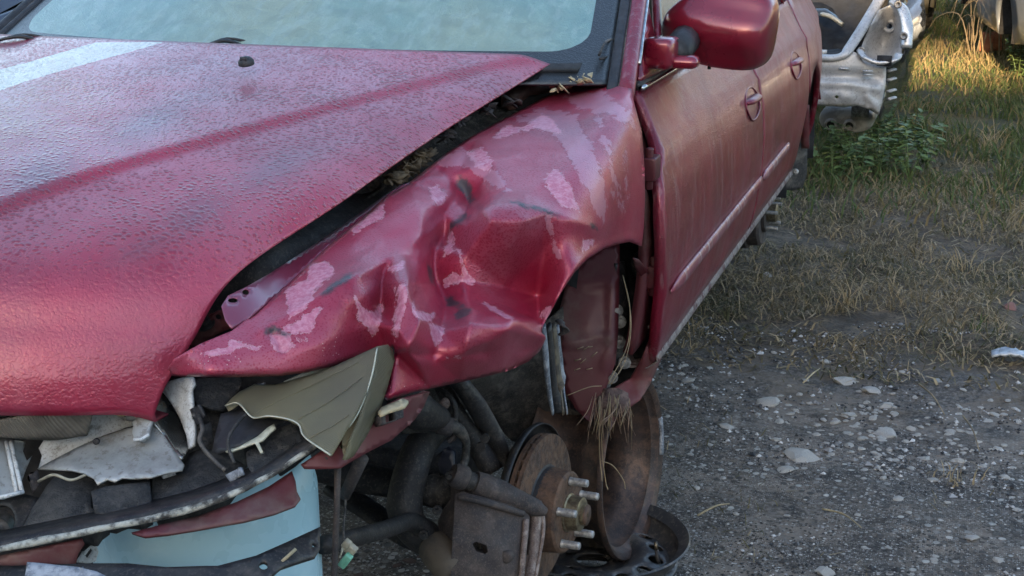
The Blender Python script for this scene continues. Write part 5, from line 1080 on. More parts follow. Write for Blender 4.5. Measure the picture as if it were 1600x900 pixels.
# ------------------------------------------------------------------ the other cars of the yard
def sedan(name, label, loc, heading, mat, L=4.6, W=.87, zb=.0, skip=(), glass='carglass', tail=False, group=None):
    """plain saloon: y 0 (front) .. L (rear) before turning; heading turns it about its centre"""
    root = thing(name, (loc[0], loc[1], 0), label, 'car', group)
    ch, sh = math.cos(heading), math.sin(heading)
    def T(p):
        p = np.asarray(p, float); y = p[..., 1] - L / 2
        return np.stack([loc[0] + p[..., 0] * ch - y * sh, loc[1] + p[..., 0] * sh + y * ch, p[..., 2] + zb], -1)
    def xs(z, y): return W * np.interp(z, [.15, .3, .55, .8, .95, 1.42], [.93, .98, 1.0, .985, .95, .72]) - .14 * (np.clip(.9 - y, 0, 2) / .9) ** 2 - .12 * (np.clip(y - L + .8, 0, 2) / .8) ** 2
    f1, r1, cr = .92, L - .98, .345
    arc = lambda c: [(c + cr * math.cos(a), .30 + cr * math.sin(a)) for a in np.linspace(-.25, math.pi + .25, 18)]
    prof = [(0, .45), (.02, .62), (.12, .72), (1.15, .90), (L - 1.05, .97), (L - .1, .94), (L, .6), (L, .42)]
    low = [(r1 + .45, .24)] + arc(r1) + [(2.2, .2)] + arc(f1) + [(.1, .26)]
    for sgn in (1, -1):
        v, f = cdt(prof + low, .14); p = T(np.stack([sgn * xs(v[:, 1], v[:, 0]), v[:, 0], v[:, 1]], -1))
        nn = np.cross(p[f[0][1]] - p[f[0][0]], p[f[0][2]] - p[f[0][0]]); out = T(np.array([sgn * 1., 0, 0])) - T(np.array([0., 0, 0]))
        if nn @ out < 0: f = f[:, ::-1]
        mesh('body_side', p, f, mat, root, solid=.03)
        for (ya, yb, yat, ybt) in ((1.45, 2.28, 2.05, 2.28), (2.34, 3.3, 2.34, 3.0)):
            G = [[(sgn * (xs(.95, 2) - .012 - .2 * h), (ya + (yb - ya) * t) * (1 - h) + (yat + (ybt - yat) * t) * h, .93 + .44 * h) for t in np.linspace(0, 1, 5)] for h in np.linspace(0, 1, 4)]
            grid('side_window', T(np.array(G)), M[glass], root, solid=.006)
            q = np.array(G); fr = list(q[:, 0]) + list(q[-1, 1:]) + list(q[::-1, -1])[1:]
            MB().tube(T(np.array(fr)), .03, 6, flat=.6).build('window_frame', mat, root)
        for (yy, zz) in ((1.95, .84), (2.95, .85)):
            MB().tube(T(np.array([(sgn * (xs(.84, 2) + .012), yy, zz), (sgn * (xs(.84, 2) + .018), yy + .16, zz)])), .014, 8).build('door_handle', mat, root)
        MB().tube(T(np.array([(sgn * (xs(.55, y) + .002), y, .55) for y in np.linspace(f1 + .4, r1 - .4, 12)])), .022, 8, flat=.5).build('door_moulding', M['black'], root)
        G = [[(sgn * x, c[0], c[1]) for x in (W * .96, W * .6)] for c in arc(f1)]; grid('wheel_liner', T(np.array(G)), M['darkhole'], root, solid=.004)
        G = [[(sgn * x, c[0], c[1]) for x in (W * .96, W * .6)] for c in arc(r1)]; grid('wheel_liner', T(np.array(G)), M['darkhole'], root, solid=.004)
        for yy in (f1, r1):
            if 'wheels' in skip: break
            c = T(np.array([sgn * (W - .12), yy, .30])); ax = out
            w = MB().lathe([(-.1, .19), (-.1, .29), (-.08, .305), (.06, .305), (.085, .29), (.088, .2)], c, ax, 28).build('wheel', M['rubber'], root, sharp=50)
            MB().lathe([(.06, .2), (.075, .195), (.05, .17), (.045, .06), (.07, .05), (.07, 0)], c, ax, 24).build('wheel_rim', M['silverplastic'], w, sharp=40)
    us = np.linspace(-1, 1, 11)
    def cross(y, z, b=0.0, k=.04, w=None): return [(u * (w if w is not None else float(xs(z, y)) - .01), y + b * u * u, z + k * (1 - u * u)) for u in us]
    def G(*rows): return T(np.array(rows))
    grid('hood', G(cross(.02, .62, .12), cross(.14, .73, .12), cross(.6, .83, .05), cross(1.2, .92, .12)), mat, root, solid=.004)
    grid('front_bumper', G(cross(.0, .62, .12, 0), cross(-.06, .5, .14, 0), cross(-.04, .3, .14, 0), cross(.08, .2, .1, 0)), mat, root, solid=.01)
    grid('windshield', G(cross(1.2, .92, .2, .05), cross(1.65, 1.2, .16, .05, .73), cross(2.05, 1.41, .1, .05, .62)), M[glass], root, solid=.006)
    grid('roof', G(cross(2.05, 1.41, .1, .05, .63), cross(2.5, 1.45, 0, .04, .63), cross(3.0, 1.41, 0, .04, .61)), mat, root, solid=.006)
    if 'boot' not in skip:
        grid('rear_window', G(cross(3.0, 1.41, 0, .04, .61), cross(3.35, 1.2, 0, .04, .70), cross(3.68, .97, 0, .04, .76)), M[glass], root, solid=.006)
        grid('boot_lid', G(cross(3.68, .97, 0), cross(L - .3, .96, 0), cross(L - .06, .92, -.1), cross(L - .02, .62, -.1, 0)), mat, root, solid=.006)
        grid('rear_bumper', G(cross(L, .62, -.1, 0), cross(L + .06, .55, -.12, 0), cross(L + .05, .36, -.12, 0), cross(L - .05, .24, -.1, 0)), mat, root, solid=.01)
        for sgn in (1, -1): MB().box(T(np.array([sgn * W * .72, L - .02, .76])), (.26, .08, .16), Matrix.Rotation(heading, 3, 'Z').to_quaternion()).build('tail_lamp', M['tailred'], root, bevel=.02)
        for k in range(4): MB().tube(T(np.array([(u, L + .075 - .12 * (u / W) ** 2, .40 + k * .045) for u in np.linspace(-W * .85, W * .85, 9)])), .008, 6).build('bumper_slat', mat, root)
    for sgn in (1, -1): MB().box(T(np.array([sgn * W * .62, .06, .62])), (.34, .1, .13), Matrix.Rotation(heading, 3, 'Z').to_quaternion()).build('headlight', M['silverplastic'], root, bevel=.02)
    for k in range(4): MB().tube(T(np.array([(u, -.01 + .03 * u * u, .53 + k * .03) for u in np.linspace(-.35, .35, 7)])), .006, 6).build('grille_bar', M['black'], root)
    return root, T
c0 = 0
sedan('parked_car', 'dark blue parked car seen past the far windshield edge of the red car', (-4.35, 6.2), R(8), M['bluecar'], zb=.28)
sedan('parked_car', 'beige parked car behind the dead brambles at the back', (.55, 17.0), R(4), M['beigecar'], zb=.1)
sedan('parked_car', 'pale blue silver parked car with open wheel arch at the right edge', (.72, 12.98), R(7.5), M['bluesilver'], zb=.12, skip=('wheels',))
sedan('parked_car', 'pale gold parked car standing behind the gutted silver car', (-1.7, 15.5), R(12), M['palecar'], zb=.12)

# gutted silver car ---------------------------------------------------
def build_wreck():
    root, T = sedan('gutted_car', 'gutted dark car with bare silver rear panel and open boot behind the red car', (-1.36, 10.1), math.pi + R(2.6), M['darkquarter'], zb=.12, skip=('boot', 'wheels'))
    dz = lambda pts: tps([(a, b, float(depth(a, b, y=y))) for a, b, y in pts])
    Y0 = 7.35
    sheet('rear_panel', [(1150, 92), (1262, 92), (1300, 93), (1320, 90), (1332, 80), (1342, 84), (1350, 98), (1372, 102), (1385, 100), (1384, 130), (1378, 160), (1373, 180), (1356, 170), (1340, 165), (1318, 168), (1300, 166), (1262, 165), (1150, 165)],
          dz([(1262, 92, Y0), (1385, 100, Y0 + .06), (1373, 180, Y0 + .04), (1262, 165, Y0), (1320, 130, Y0 - .02), (1150, 92, Y0), (1150, 165, Y0)]), M['baremetal'], root, step=6, solid=.004,
          holes=[[(1308 + 3.2 * math.cos(t), 152 + 3.2 * math.sin(t)) for t in np.linspace(0, 6.28, 10)[:-1]]],
          post=lambda v, p: p + np.array([0, -1, .2]) * (.02 * np.exp(-(segdist(v, [(1262, 128), (1330, 132), (1370, 140)]) / 5) ** 2) - .03 * np.exp(-(segdist(v, [(1262, 118), (1370, 120)]) / 7) ** 2) + .02 * np.exp(-(segdist(v, [(1290, 150), (1330, 152)]) / 9) ** 2) + .025 * np.exp(-(segdist(v, [(1356, 150), (1368, 168)]) / 4) ** 2) + .015 * np.exp(-(segdist(v, [(1272, 150), (1282, 162)]) / 3) ** 2))[:, None])
    for a, b in ((1356, 111), (1356, 117), (1318, 107)): MB().tube([P(a - 8, b, y=Y0 - .01), P(a + 8, b, y=Y0 - .01)], .012, 8, flat=.5).build('pressed_rib', M['chrome2'], root)
    # boot sill and gutter rising to the right
    MB().tube([P(a, b, y=y) for a, b, y in ((1150, 89, Y0), (1262, 89, Y0), (1300, 91, Y0), (1318, 86, Y0), (1328, 74, Y0 + .03), (1345, 48, Y0 + .12), (1362, 20, Y0 + .25), (1376, -4, Y0 + .38), (1390, -30, Y0 + .55))], [.03] * 9, 10, sub=40, flat=.6).build('boot_gutter', M['baremetal'], root)
    # boot floor, side wall, rear seat back with window glass
    sheet('boot_wall', [(1150, -40), (1375, -40), (1372, 0), (1350, 40), (1326, 74), (1310, 86), (1150, 88)], dz([(1150, 88, 8.0), (1310, 86, 8.0), (1372, 0, 8.3), (1150, -40, 8.5), (1375, -40, 8.5)]), M['bootdark'], root, step=16, solid=.004)
    sheet('boot_trim', [(1150, 78), (1270, 80), (1310, 76), (1322, 80), (1312, 88), (1150, 88)], dz([(1150, 78, 7.7), (1322, 80, 7.6), (1150, 88, 7.45), (1312, 88, 7.45)]), M['bootdark'], root, step=10, solid=.02)
    MB().box(P(1281, 81, y=7.58), (.07, .03, .02)).build('white_tag', M['whiteplastic'], root)
    gl = sheet('rear_window', [(1238, 2), (1284, 4), (1300, 12), (1318, 38), (1316, 40), (1290, 26), (1258, 20), (1258, 60), (1150, 60), (1150, 0)], dz([(1238, 2, 8.2), (1318, 38, 7.9), (1258, 20, 8.0), (1150, 60, 7.9)]), M['carglass'], root, step=10, solid=.004)
    MB().tube([P(1284, 22, y=7.85), P(1300, 27, y=7.8), P(1317, 39, y=7.78)], .012, 8, sub=10).build('glass_edge_trim', M['palecar'], root)
    # tail lamp pocket: recessed bowl with flanges and hole
    pk = [(1336, 96), (1345, 78), (1352, 60), (1362, 38), (1374, 16), (1392, 8), (1406, 12), (1412, 34), (1410, 60), (1408, 84), (1398, 98), (1384, 104), (1356, 100)]
    sheet('lamp_pocket', pk, dz([(1336, 96, Y0 + .04), (1362, 38, Y0 + .12), (1392, 8, Y0 + .22), (1412, 34, Y0 + .16), (1408, 84, Y0 + .08), (1384, 104, Y0 + .03), (1375, 60, Y0 + .30), (1390, 50, Y0 + .30), (1380, 85, Y0 + .26), (1395, 30, Y0 + .28)]), M['baremetal'], root, step=5, solid=.004,
          holes=[[(1390 + 4 * math.cos(t), 41 + 4 * math.sin(t)) for t in np.linspace(0, 6.28, 12)[:-1]]])
    MB().lathe([(0, .034), (.006, .034), (.008, .02), (.0, .016)], P(1390, 41, y=Y0 + .285), (-.1, -1, .1), 20).build('lamp_socket', M['baremetal'], root)
    MB().tube([P(1396, 2, y=Y0 + .18), P(1410, 14, y=Y0 + .14), P(1417, 40, y=Y0 + .1), P(1416, 75, y=Y0 + .06)], [.03, .034, .032, .028], 10, sub=20, flat=.5).build('lamp_flange', M['chrome2'], root)
    MB().tube([P(1344, 78, y=Y0 + .03), P(1352, 90, y=Y0), P(1372, 98, y=Y0), P(1398, 94, y=Y0 + .02), P(1404, 84, y=Y0 + .04)], .022, 8, sub=20, flat=.6).build('lamp_flange', M['chrome2'], root)
    MB().box(P(1382, 95, y=Y0 + .0), (.07, .02, .05)).build('clip_hole', M['darkhole'], root)
    for a, b in ((1403, 7), (1412, 56), (1346, 79)): MB().lathe([(0, .02), (.004, .02), (.004, .01), (.001, .008), (0, 0)], P(a, b, y=Y0 + .02), (-.1, -1, .1), 14).build('lamp_screw', M['steel2'], root)
    # dark glossy rear quarter
    sheet('rear_quarter', [(1384, 104), (1398, 98), (1414, 84), (1420, 40), (1412, 8), (1400, -20), (1432, -30), (1444, 0), (1447, 30), (1444, 56), (1432, 90), (1418, 130), (1404, 160), (1388, 185), (1375, 190), (1374, 178), (1380, 150)],
          dz([(1384, 104, Y0 + .05), (1374, 180, Y0 + .05), (1414, 84, Y0 + .08), (1412, 8, Y0 + .2), (1432, -20, Y0 + .7), (1447, 30, Y0 + .75), (1432, 90, Y0 + .65), (1404, 160, Y0 + .5), (1388, 185, Y0 + .4)]), M['darkquarter'], root, step=7, solid=.006)
    for b in (108, 122, 140, 152): MB().tube([P(1388, b + 3, y=Y0 + .07), P(1398, b, y=Y0 + .12)], .014, 8, flat=.5).build('pressed_rib', M['baremetal'], root)
    # muffler
    mc = P(1322, 187, y=Y0 + .35); mb = MB(); n = 40; V = []
    prof = [(-.10, 1.0), (.0, 1.0), (.012, .985), (.02, .94), (.022, .0)]
    def ell(s): return [(.138 * s * math.copysign(abs(math.cos(t)) ** .75, math.cos(t)), .068 * s * math.copysign(abs(math.sin(t)) ** .8, math.sin(t))) for t in np.linspace(0, 2 * math.pi, n + 1)[:-1]]
    for h, s in ((.3, 1), (.02, 1), (0, .985), (-.012, .93), (-.016, .7), (-.018, .0)):
        V += [mc + np.array([x, h, z]) for x, z in ell(s)]
    F = [(j * n + i, j * n + (i + 1) % n, (j + 1) * n + (i + 1) % n, (j + 1) * n + i) for j in range(5) for i in range(n)]
    mu = mesh('muffler', V, F, M['muffler'], root, sharp=60)
    for dx in (-.075, .02): MB().lathe([(.0, .034), (-.01, .03), (-.018, .022), (-.012, .020), (.05, .020)], mc + np.array([dx, -.012, -.026]), (0, 1, .15), 18).build('muffler_port', M['muffler'], mu); 
    for dx in (-.075, .02): MB().lathe([(0, .021), (.002, 0)], mc + np.array([dx, -.018, -.0285]), (0, 1, .15), 18).build('port_hole', M['darkhole'], mu)
    MB().box(mc + np.array([.07, -.03, .055]), (.09, .01, .07)).build('muffler_hanger', M['steel2'], root, bevel=.01)
M['chrome2'] = plain('bright_pressed_metal', (.55, .55, .55), (.42, .42, .42), .3, metal=.6, sc=20, bump=.05)
M['bootdark'] = plain('dark_boot_lining', (.016, .017, .019), (.024, .025, .027), .8, sc=12, bump=.2)
build_wreck()

# ------------------------------------------------------------------ loose things on the ground
def stone_mesh(seed, sub=2):
    bm = bmesh.new(); bmesh.ops.create_icosphere(bm, subdivisions=sub, radius=1.0)
    for v in bm.verts:
        n = v.co.normalized(); k = 1 + .32 * mnoise.noise(n * 1.3 + Vector((seed * 3.1, 0, 0))) + .16 * mnoise.noise(n * 3.1 + Vector((0, seed * 2.2, 0)))
        v.co = n * k
    # facet a few sides so that it reads as broken rock
    rg = random.Random(seed)
    for _ in range(5):
        d = Vector((rg.uniform(-1, 1), rg.uniform(-1, 1), rg.uniform(-.2, 1))).normalized(); lim = rg.uniform(.62, .85)
        for v in bm.verts:
            q = v.co.dot(d)
            if q > lim: v.co -= d * (q - lim) * .9
    me = bpy.data.meshes.new('stone'); bm.to_mesh(me); bm.free(); me.materials.append(M['stone'])
    me.polygons.foreach_set('use_smooth', [True] * len(me.polygons)); me.set_sharp_from_angle(angle=R(28))
    return me
SM = [stone_mesh(i) for i in range(9)]
def gz(x, y):
    p = np.array([[x, y, 0]]); return float(vnoise(p, 1.1)[0] * .025 + vnoise(p, 4.5, 9)[0] * .012 + vnoise(p, 13, 3)[0] * .006) - .012
def stone(px, py, w, label, group=None, name='stone', mat=None, i=None, flat=.36):
    p = P(px, py, z=0.0); d = proj(p)[2]; r = w * .5 * d / FPX * 1.08
    me = SM[(i if i is not None else int(px * 7 + py)) % len(SM)]
    if mat: me = me.copy(); me.materials.clear(); me.materials.append(mat)
    o = bpy.data.objects.new(name, me); COL.objects.link(o); rg = random.Random(px * 31 + py)
    o.scale = (r * rg.uniform(.9, 1.1), r * rg.uniform(.7, 1.0), r * flat * rg.uniform(.8, 1.1)); o.rotation_euler = (rg.uniform(-.2, .2), rg.uniform(-.2, .2), rg.uniform(0, 6.28))
    o.location = (p[0], p[1], gz(p[0], p[1]) + r * flat * .2); tag(o, label, 'stone', group); return o
def build_loose():
    stone(1252, 707, 50, 'broad flat pale stone, largest in the gravel to the right of the rusty rim')
    stone(1320, 586, 42, 'large pale stone at the top edge of the gravel patch below the straw')
    stone(1362, 600, 32, 'rounded cream stone just right of the large pale stone')
    stone(1200, 620, 36, 'smooth oval cream stone on the dark mud left of the gravel patch')
    stone(1381, 665, 40, 'wide flat grey stone in the middle of the gravel patch')
    stone(1138, 660, 24, 'small pale stone alone on dark mud nearest the upright rim')
    stone(1227, 729, 32, 'grey dusty stone just below the broad flat stone')
    stone(1290, 888, 30, 'rounded grey stone at the bottom edge of the ground')
    stone(1519, 836, 24, 'grey pebble half buried in the pale grit at lower right')
    stone(1578, 477, 22, 'reddish stone in the straw near the right edge', mat=M['stonered'], flat=.8)
    stone(1198, 428, 15, 'pale flat stone beside the rear sill on the straw', flat=.8)
    L = [(1384, 621, 25), (1399, 634, 17), (1327, 637, 24), (1306, 647, 20), (1365, 641, 17), (1340, 650, 12), (1323, 666, 14), (1327, 687, 19), (1347, 692, 14), (1214, 681, 18), (1445, 703, 20), (1499, 707, 24), (1459, 740, 20), (1486, 662, 17), (1502, 662, 14), (1521, 666, 13), (1555, 636, 18), (1546, 646, 14), (1404, 775, 18), (1276, 670, 12), (1346, 674, 15), (1418, 677, 16), (1425, 657, 18), (1472, 721, 14), (1536, 718, 14), (1219, 648, 18), (1236, 634, 16), (1232, 621, 12),
         (1075, 589, 20), (1065, 567, 15), (1290, 558, 17), (1048, 570, 12), (1085, 602, 12), (1210, 546, 12), (1240, 557, 10), (1410, 575, 14), (1266, 618, 11), (1355, 616, 14), (1395, 605, 10), (1450, 640, 11), (1575, 620, 12), (1590, 650, 14), (1300, 700, 12), (1375, 700, 11), (1425, 720, 14), (1560, 690, 14), (1530, 680, 12), (1510, 690, 10), (1570, 740, 14), (1590, 790, 16), (1340, 800, 12), (1230, 800, 10), (1390, 850, 14), (1250, 850, 12), (1460, 870, 14), (1560, 870, 18), (1380, 745, 12), (1350, 730, 12), (1130, 740, 13), (1090, 760, 12), (1150, 800, 11), (1110, 690, 10), (1480, 780, 12), (1420, 800, 10), (1260, 585, 12), (1225, 575, 10), (1430, 610, 10), (1480, 600, 11), (1540, 600, 10), (1590, 580, 12), (1465, 590, 9)]
    for a, b, w in L: stone(a, b, w, 'small pale limestone pebble in the gravel to the right of the car', 'loose pebbles in the gravel')
    rg = random.Random(5)
    for k in range(190):
        cl = ((1340, 655), (1420, 690), (1240, 640), (1070, 585), (1500, 680), (1360, 640), (1400, 700), (1530, 640))[k % 8]; a = rg.gauss(cl[0], 42); b = rg.gauss(cl[1], 24)
        if not (1040 < a < 1600 and 560 < b < 890): continue
        stone(a, b, rg.uniform(5, 13), 'small pale limestone pebble in the gravel to the right of the car', 'loose pebbles in the gravel', i=k)
    for a, b, w in ((640, 878, 22), (620, 885, 14), (560, 900, 20), (596, 760, 16), (655, 870, 12), (1340, 880, 10)):
        if a < 900: stone(a, b, w, 'dusty brown stone on the dirt under the front of the car', 'stones on the dirt under the car', mat=M['mudlump'])
    p = P(706, 880, z=.02); o = stone(706, 880, 34, 'pale broken stone chip on the dirt beside the brake caliper')
    # litter
    c = P(1582, 556, z=.02); V = []; F = []
    for i in range(10):
        for j in range(7):
            x, y = (i / 9 - .5) * .13, (j / 6 - .5) * .06; V.append(c + np.array([x, y, .012 * mnoise.noise(Vector((i * .9, j * .9, 2))) + .012 * (1 - (2 * x / .13) ** 2) + .004]))
    F = [(i * 7 + j, (i + 1) * 7 + j, (i + 1) * 7 + j + 1, i * 7 + j + 1) for i in range(9) for j in range(6)]
    tag(mesh('crushed_can', V, F, M['paper'], None, solid=.008), 'crumpled silver scrap of foil on the ground at the right edge', 'litter')
    for (a, b), (a2, b2), lab in (((1285, 795), (1346, 824), 'straight pale twig on the dark gravel in the foreground'), ((1090, 805), (1140, 787), 'thin pale twig on the mud right of the lying wheel'), ((1436, 600), (1476, 648), 'thin dark twig slanting across the upper gravel'), ((1505, 650), (1530, 704), 'dark crooked twig among pebbles on the right'),
                            ((1255, 598), (1281, 576), 'short pale straw stalk lying by the large pale stone'), ((1545, 308), (1592, 324), 'pale stick lying on the straw near the right edge')):
        A, B = P(a, b, z=.01), P(a2, b2, z=.012); mid = (A + B) / 2 + [.004, .01, .006]
        tag(MB().tube([A, mid, B], [.0028, .0025, .0014], 6, sub=10).build('twig', M['strawpale' if 'pale' in lab else 'straw'], None), lab, 'twig', 'twigs on the ground')
    # brick lumps beside the brambles
    for k, (a, b, w, lab) in enumerate(((1540, 66, 22, 'orange brick chunk leaning among the brambles'), (1556, 64, 20, 'second orange brick chunk, right of the leaning one'))):
        p = P(a, b, z=.12); o = MB().box(p, (.10, .08, .16), Matrix.Rotation(.2 - .3 * k, 3, 'Y').to_quaternion()).build('brick', M['brick'], None, bevel=.01); tag(o, lab, 'brick')
build_loose()

# ------------------------------------------------------------------ grass, straw, weeds, gravel
def blades(name, mat, pts, hgt, wid, lean, dry, label, cat, segs=2, hfun=None):
    n = len(pts); V = np.zeros((n, 2 * segs + 1, 3)); az = RNG.uniform(0, 2 * math.pi, n)
    h = hgt * RNG.uniform(.5, 1.3, n); w = wid * RNG.uniform(.7, 1.3, n); ln = lean * RNG.uniform(.3, 1.4, n); la = RNG.uniform(0, 2 * math.pi, n)
    if hfun is not None: h = h * hfun
    ca, sa = np.cos(az), np.sin(az); dl = np.stack([np.cos(la), np.sin(la)], -1)
    for s in range(segs + 1):
        t = s / segs; ang = ln * t; r = h * t * np.sin(np.minimum(ang, 1.5)); zz = h * t * np.cos(np.minimum(ang, 1.5))
        c = np.stack([pts[:, 0] + dl[:, 0] * r, pts[:, 1] + dl[:, 1] * r, pts[:, 2] + zz + .001], -1)
        if s < segs:
            ww = w * (1 - .5 * t); off = np.stack([ca * ww, sa * ww, 0 * ww], -1); V[:, 2 * s] = c - off; V[:, 2 * s + 1] = c + off
        else: V[:, 2 * s] = c
    k = 2 * segs + 1; base = np.arange(n)[:, None] * k; F = []
    for s in range(segs - 1): F.append(base + np.array([2 * s, 2 * s + 1, 2 * s + 3])); F.append(base + np.array([2 * s, 2 * s + 3, 2 * s + 2]))
    F.append(base + np.array([2 * segs - 2, 2 * segs - 1, 2 * segs]))
    F = np.concatenate(F); V = V.reshape(-1, 3)
    me = bpy.data.meshes.new(name); me.vertices.add(len(V)); me.vertices.foreach_set('co', V.ravel().astype(np.float32))
    me.loops.add(len(F) * 3); me.loops.foreach_set('vertex_index', F.ravel().astype(np.int32)); me.polygons.add(len(F))
    me.polygons.foreach_set('loop_start', np.arange(0, len(F) * 3, 3, dtype=np.int32)); me.update(calc_edges=True)
    a = me.attributes.new('dry', 'FLOAT', 'POINT'); a.data.foreach_set('value', np.repeat(dry, k).astype(np.float32))
    me.materials.append(mat); o = bpy.data.objects.new(name, me); COL.objects.link(o); return tag(o, label, cat, kind='stuff')
def patchy(n, x0, x1, y0, y1, sc, thr, seed, dens=None):
    x = RNG.uniform(x0, x1, n); y = RNG.uniform(0, 1, n); y = y0 + (y1 - y0) * y ** 1.35
    f = np.array([mnoise.noise(Vector((a * sc + seed, b * sc, 0))) for a, b in zip(x, y)]); k = f > thr
    if dens is not None: k &= RNG.uniform(0, 1, n) < dens(x, y)
    p = np.stack([x[k], y[k], np.zeros(k.sum())], -1); p[:, 2] = np.where(p[:, 1] < 12, vnoise(p, 1.1) * .025 + vnoise(p, 4.5, 9) * .012, 0) - .012
    return p
p = patchy(42000, -1.3, 2.6, 6.6, 19, 1.3, -.28, 3, lambda x, y: np.clip((y - 6.7) / 1.1, .06, 1))
blades('grass', M['grass'], p, .12, .0045, .9, RNG.uniform(0, 1, len(p)) * .75 + .1 * (vnoise(p, .8) > .1) + .35 * np.exp(-((p[:, 1] - 12.8) / 1.4) ** 2), 'tufted green grass between the cars at the back', 'grass', 3, hfun=.7 + .8 * np.clip(vnoise(p, 1.8, 5) + .3, 0, 1))  # dryness raised across the back strip to paint it sunlit
p = patchy(40000, -1.2, 1.6, 4.4, 8.8, 2.3, -.2, 8, lambda x, y: np.clip((y - 4.45) / .7, 0, 1) * np.clip((8.9 - y) / 1.2, 0, 1))
blades('straw_litter', M['drygrass'], p, .10, .0019, 2.9, RNG.uniform(0, 1, len(p)), 'flattened dry straw covering the dirt beside the car', 'dry grass', 3)
p = patchy(2400, -3.2, -.4, 2.2, 5.5, 1.6, -.1, 4); blades('straw_litter', M['drygrass'], p, .05, .0018, 2.8, RNG.uniform(0, 1, len(p)) * .7, 'sparse dry straw bits on the dirt under the car', 'dry grass', 2)
p = patchy(900, -.9, 1.2, 3.1, 4.8, 1.6, .05, 14); blades('straw_litter', M['drygrass'], p, .05, .0016, 2.8, RNG.uniform(0, 1, len(p)), 'a few straw bits scattered over the dark gravel', 'dry grass', 2)
p = patchy(3600, -1.1, 1.5, 4.5, 8.4, 1.6, -.4, 21); blades('straw_litter', M['drygrass'], p, .07, .0042, 3.0, RNG.uniform(0, 1, len(p)), 'broad dead grass blades lying on the dirt beside the car', 'dry grass', 3)
def tufts():
    spots = ((1322, 478, 'dry pale grass tuft standing at the edge of the mud', 26, .15, .9), (1505, 415, 'golden dry grass tuft on the straw to the right', 22, .11, .95), (1302, 365, 'low dry grass tuft in the middle of the straw', 18, .09, .8), (1525, 520, 'short green grass tuft near the foil scrap', 16, .06, .3), (1590, 360, 'dry grass tuft at the right edge of the straw', 18, .12, .8),
             (1550, 232, 'dry golden seed grass tuft, sunlight put in its colour, right of the car row', 40, .16, 1.0), (1480, 222, 'small dry seed grass tuft, sunlight put in its colour, left of the larger one', 20, .10, 1.0), (1495, 740, 'brown withered weed in the gravel', 30, .05, .9), (1240, 310, 'sparse grass tuft by the mud flap', 16, .05, .4))  # gold of the two seed tufts also paints in a sunlit patch
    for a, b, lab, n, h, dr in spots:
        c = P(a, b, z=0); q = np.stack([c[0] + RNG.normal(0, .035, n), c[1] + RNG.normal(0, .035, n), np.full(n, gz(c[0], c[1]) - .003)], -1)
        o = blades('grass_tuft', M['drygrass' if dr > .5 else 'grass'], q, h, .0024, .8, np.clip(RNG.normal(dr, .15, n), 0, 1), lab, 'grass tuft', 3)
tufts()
def weeds():
    rg = random.Random(2)
    for k, (a, b, h, n, lab) in enumerate(((1300, 285, .24, 14, 'leafy green weed beside the mud flap'), (1345, 285, .34, 20, 'tall leafy green weed below the muffler'), (1372, 275, .30, 16, 'leafy green weed right of the tall one below the muffler'), (1420, 280, .26, 14, 'green weed with narrow leaves right of the silver car'), (1450, 262, .2, 12, 'low green weed at the right end of the weed row'), (1405, 235, .22, 12, 'green weed growing behind the weed row'), (1590, 130, .3, 14, 'green weed at the foot of the blue silver car'))):
        c = P(a, b, z=0); t = thing('weed', (c[0], c[1], gz(c[0], c[1])), lab, 'weed', 'weeds by the silver car')
        st = MB(); lf = MB(); ly = MB()
        for s in range(5):
            az = rg.uniform(0, 6.28); ln = rg.uniform(.2, .7); H = h * rg.uniform(.6, 1.1); top = c + np.array([math.cos(az) * ln * H, math.sin(az) * ln * H, H]); mid = (c + top) / 2 + [0, 0, H * .12]
            st.tube([c, mid, top], [.003, .0022, .0012], 5, sub=6); path = catmull([c, mid, top], 12)
            for i in range(2, 12):
                for sd in (1, -1):
                    d = az + sd * rg.uniform(.8, 1.8); L = rg.uniform(.035, .065); w = L * rg.uniform(.22, .34); b0 = path[i]; dv = np.array([math.cos(d), math.sin(d), rg.uniform(-.2, .5)]); sv = np.array([-math.sin(d), math.cos(d), rg.uniform(-.3, .3)])
                    V = [b0, b0 + dv * L * .35 + sv * w, b0 + dv * L * .75 + sv * w * .7 + [0, 0, -.004], b0 + dv * L + [0, 0, -.012], b0 + dv * L * .75 - sv * w * .7 + [0, 0, -.004], b0 + dv * L * .35 - sv * w, b0 + dv * L * .5 + [0, 0, -.006]]
                    (ly if rg.random() < .12 else lf).add(V, [(0, 1, 6), (1, 2, 6), (2, 3, 6), (3, 4, 6), (4, 5, 6), (5, 0, 6)])
        st.build('stem', M['leaf'], t); tag(lf.build('foliage', M['leaf'], t), kind='stuff')
        if ly.v: tag(ly.build('yellow_leaves', M['leafy'], t), kind='stuff')
    # dead brambles by the brick
    c = P(1545, 88, z=0); t = thing('dead_bramble', c, 'dead pale bramble stems arching over the orange brick', 'bramble')
    for i in range(26):
        az = rg.uniform(0, 6.28); H = rg.uniform(.3, .7); r = rg.uniform(.15, .5); q = c + np.array([rg.uniform(-.2, .2), rg.uniform(-.2, .2), 0])
        MB().tube([q, q + [math.cos(az) * r * .4, math.sin(az) * r * .4, H * .8], q + [math.cos(az) * r, math.sin(az) * r, H * .75], q + [math.cos(az) * r * 1.3, math.sin(az) * r * 1.3, H * .45]], [.006, .005, .004, .002], 5, sub=12).build('stem', M['straw'], t)
weeds()
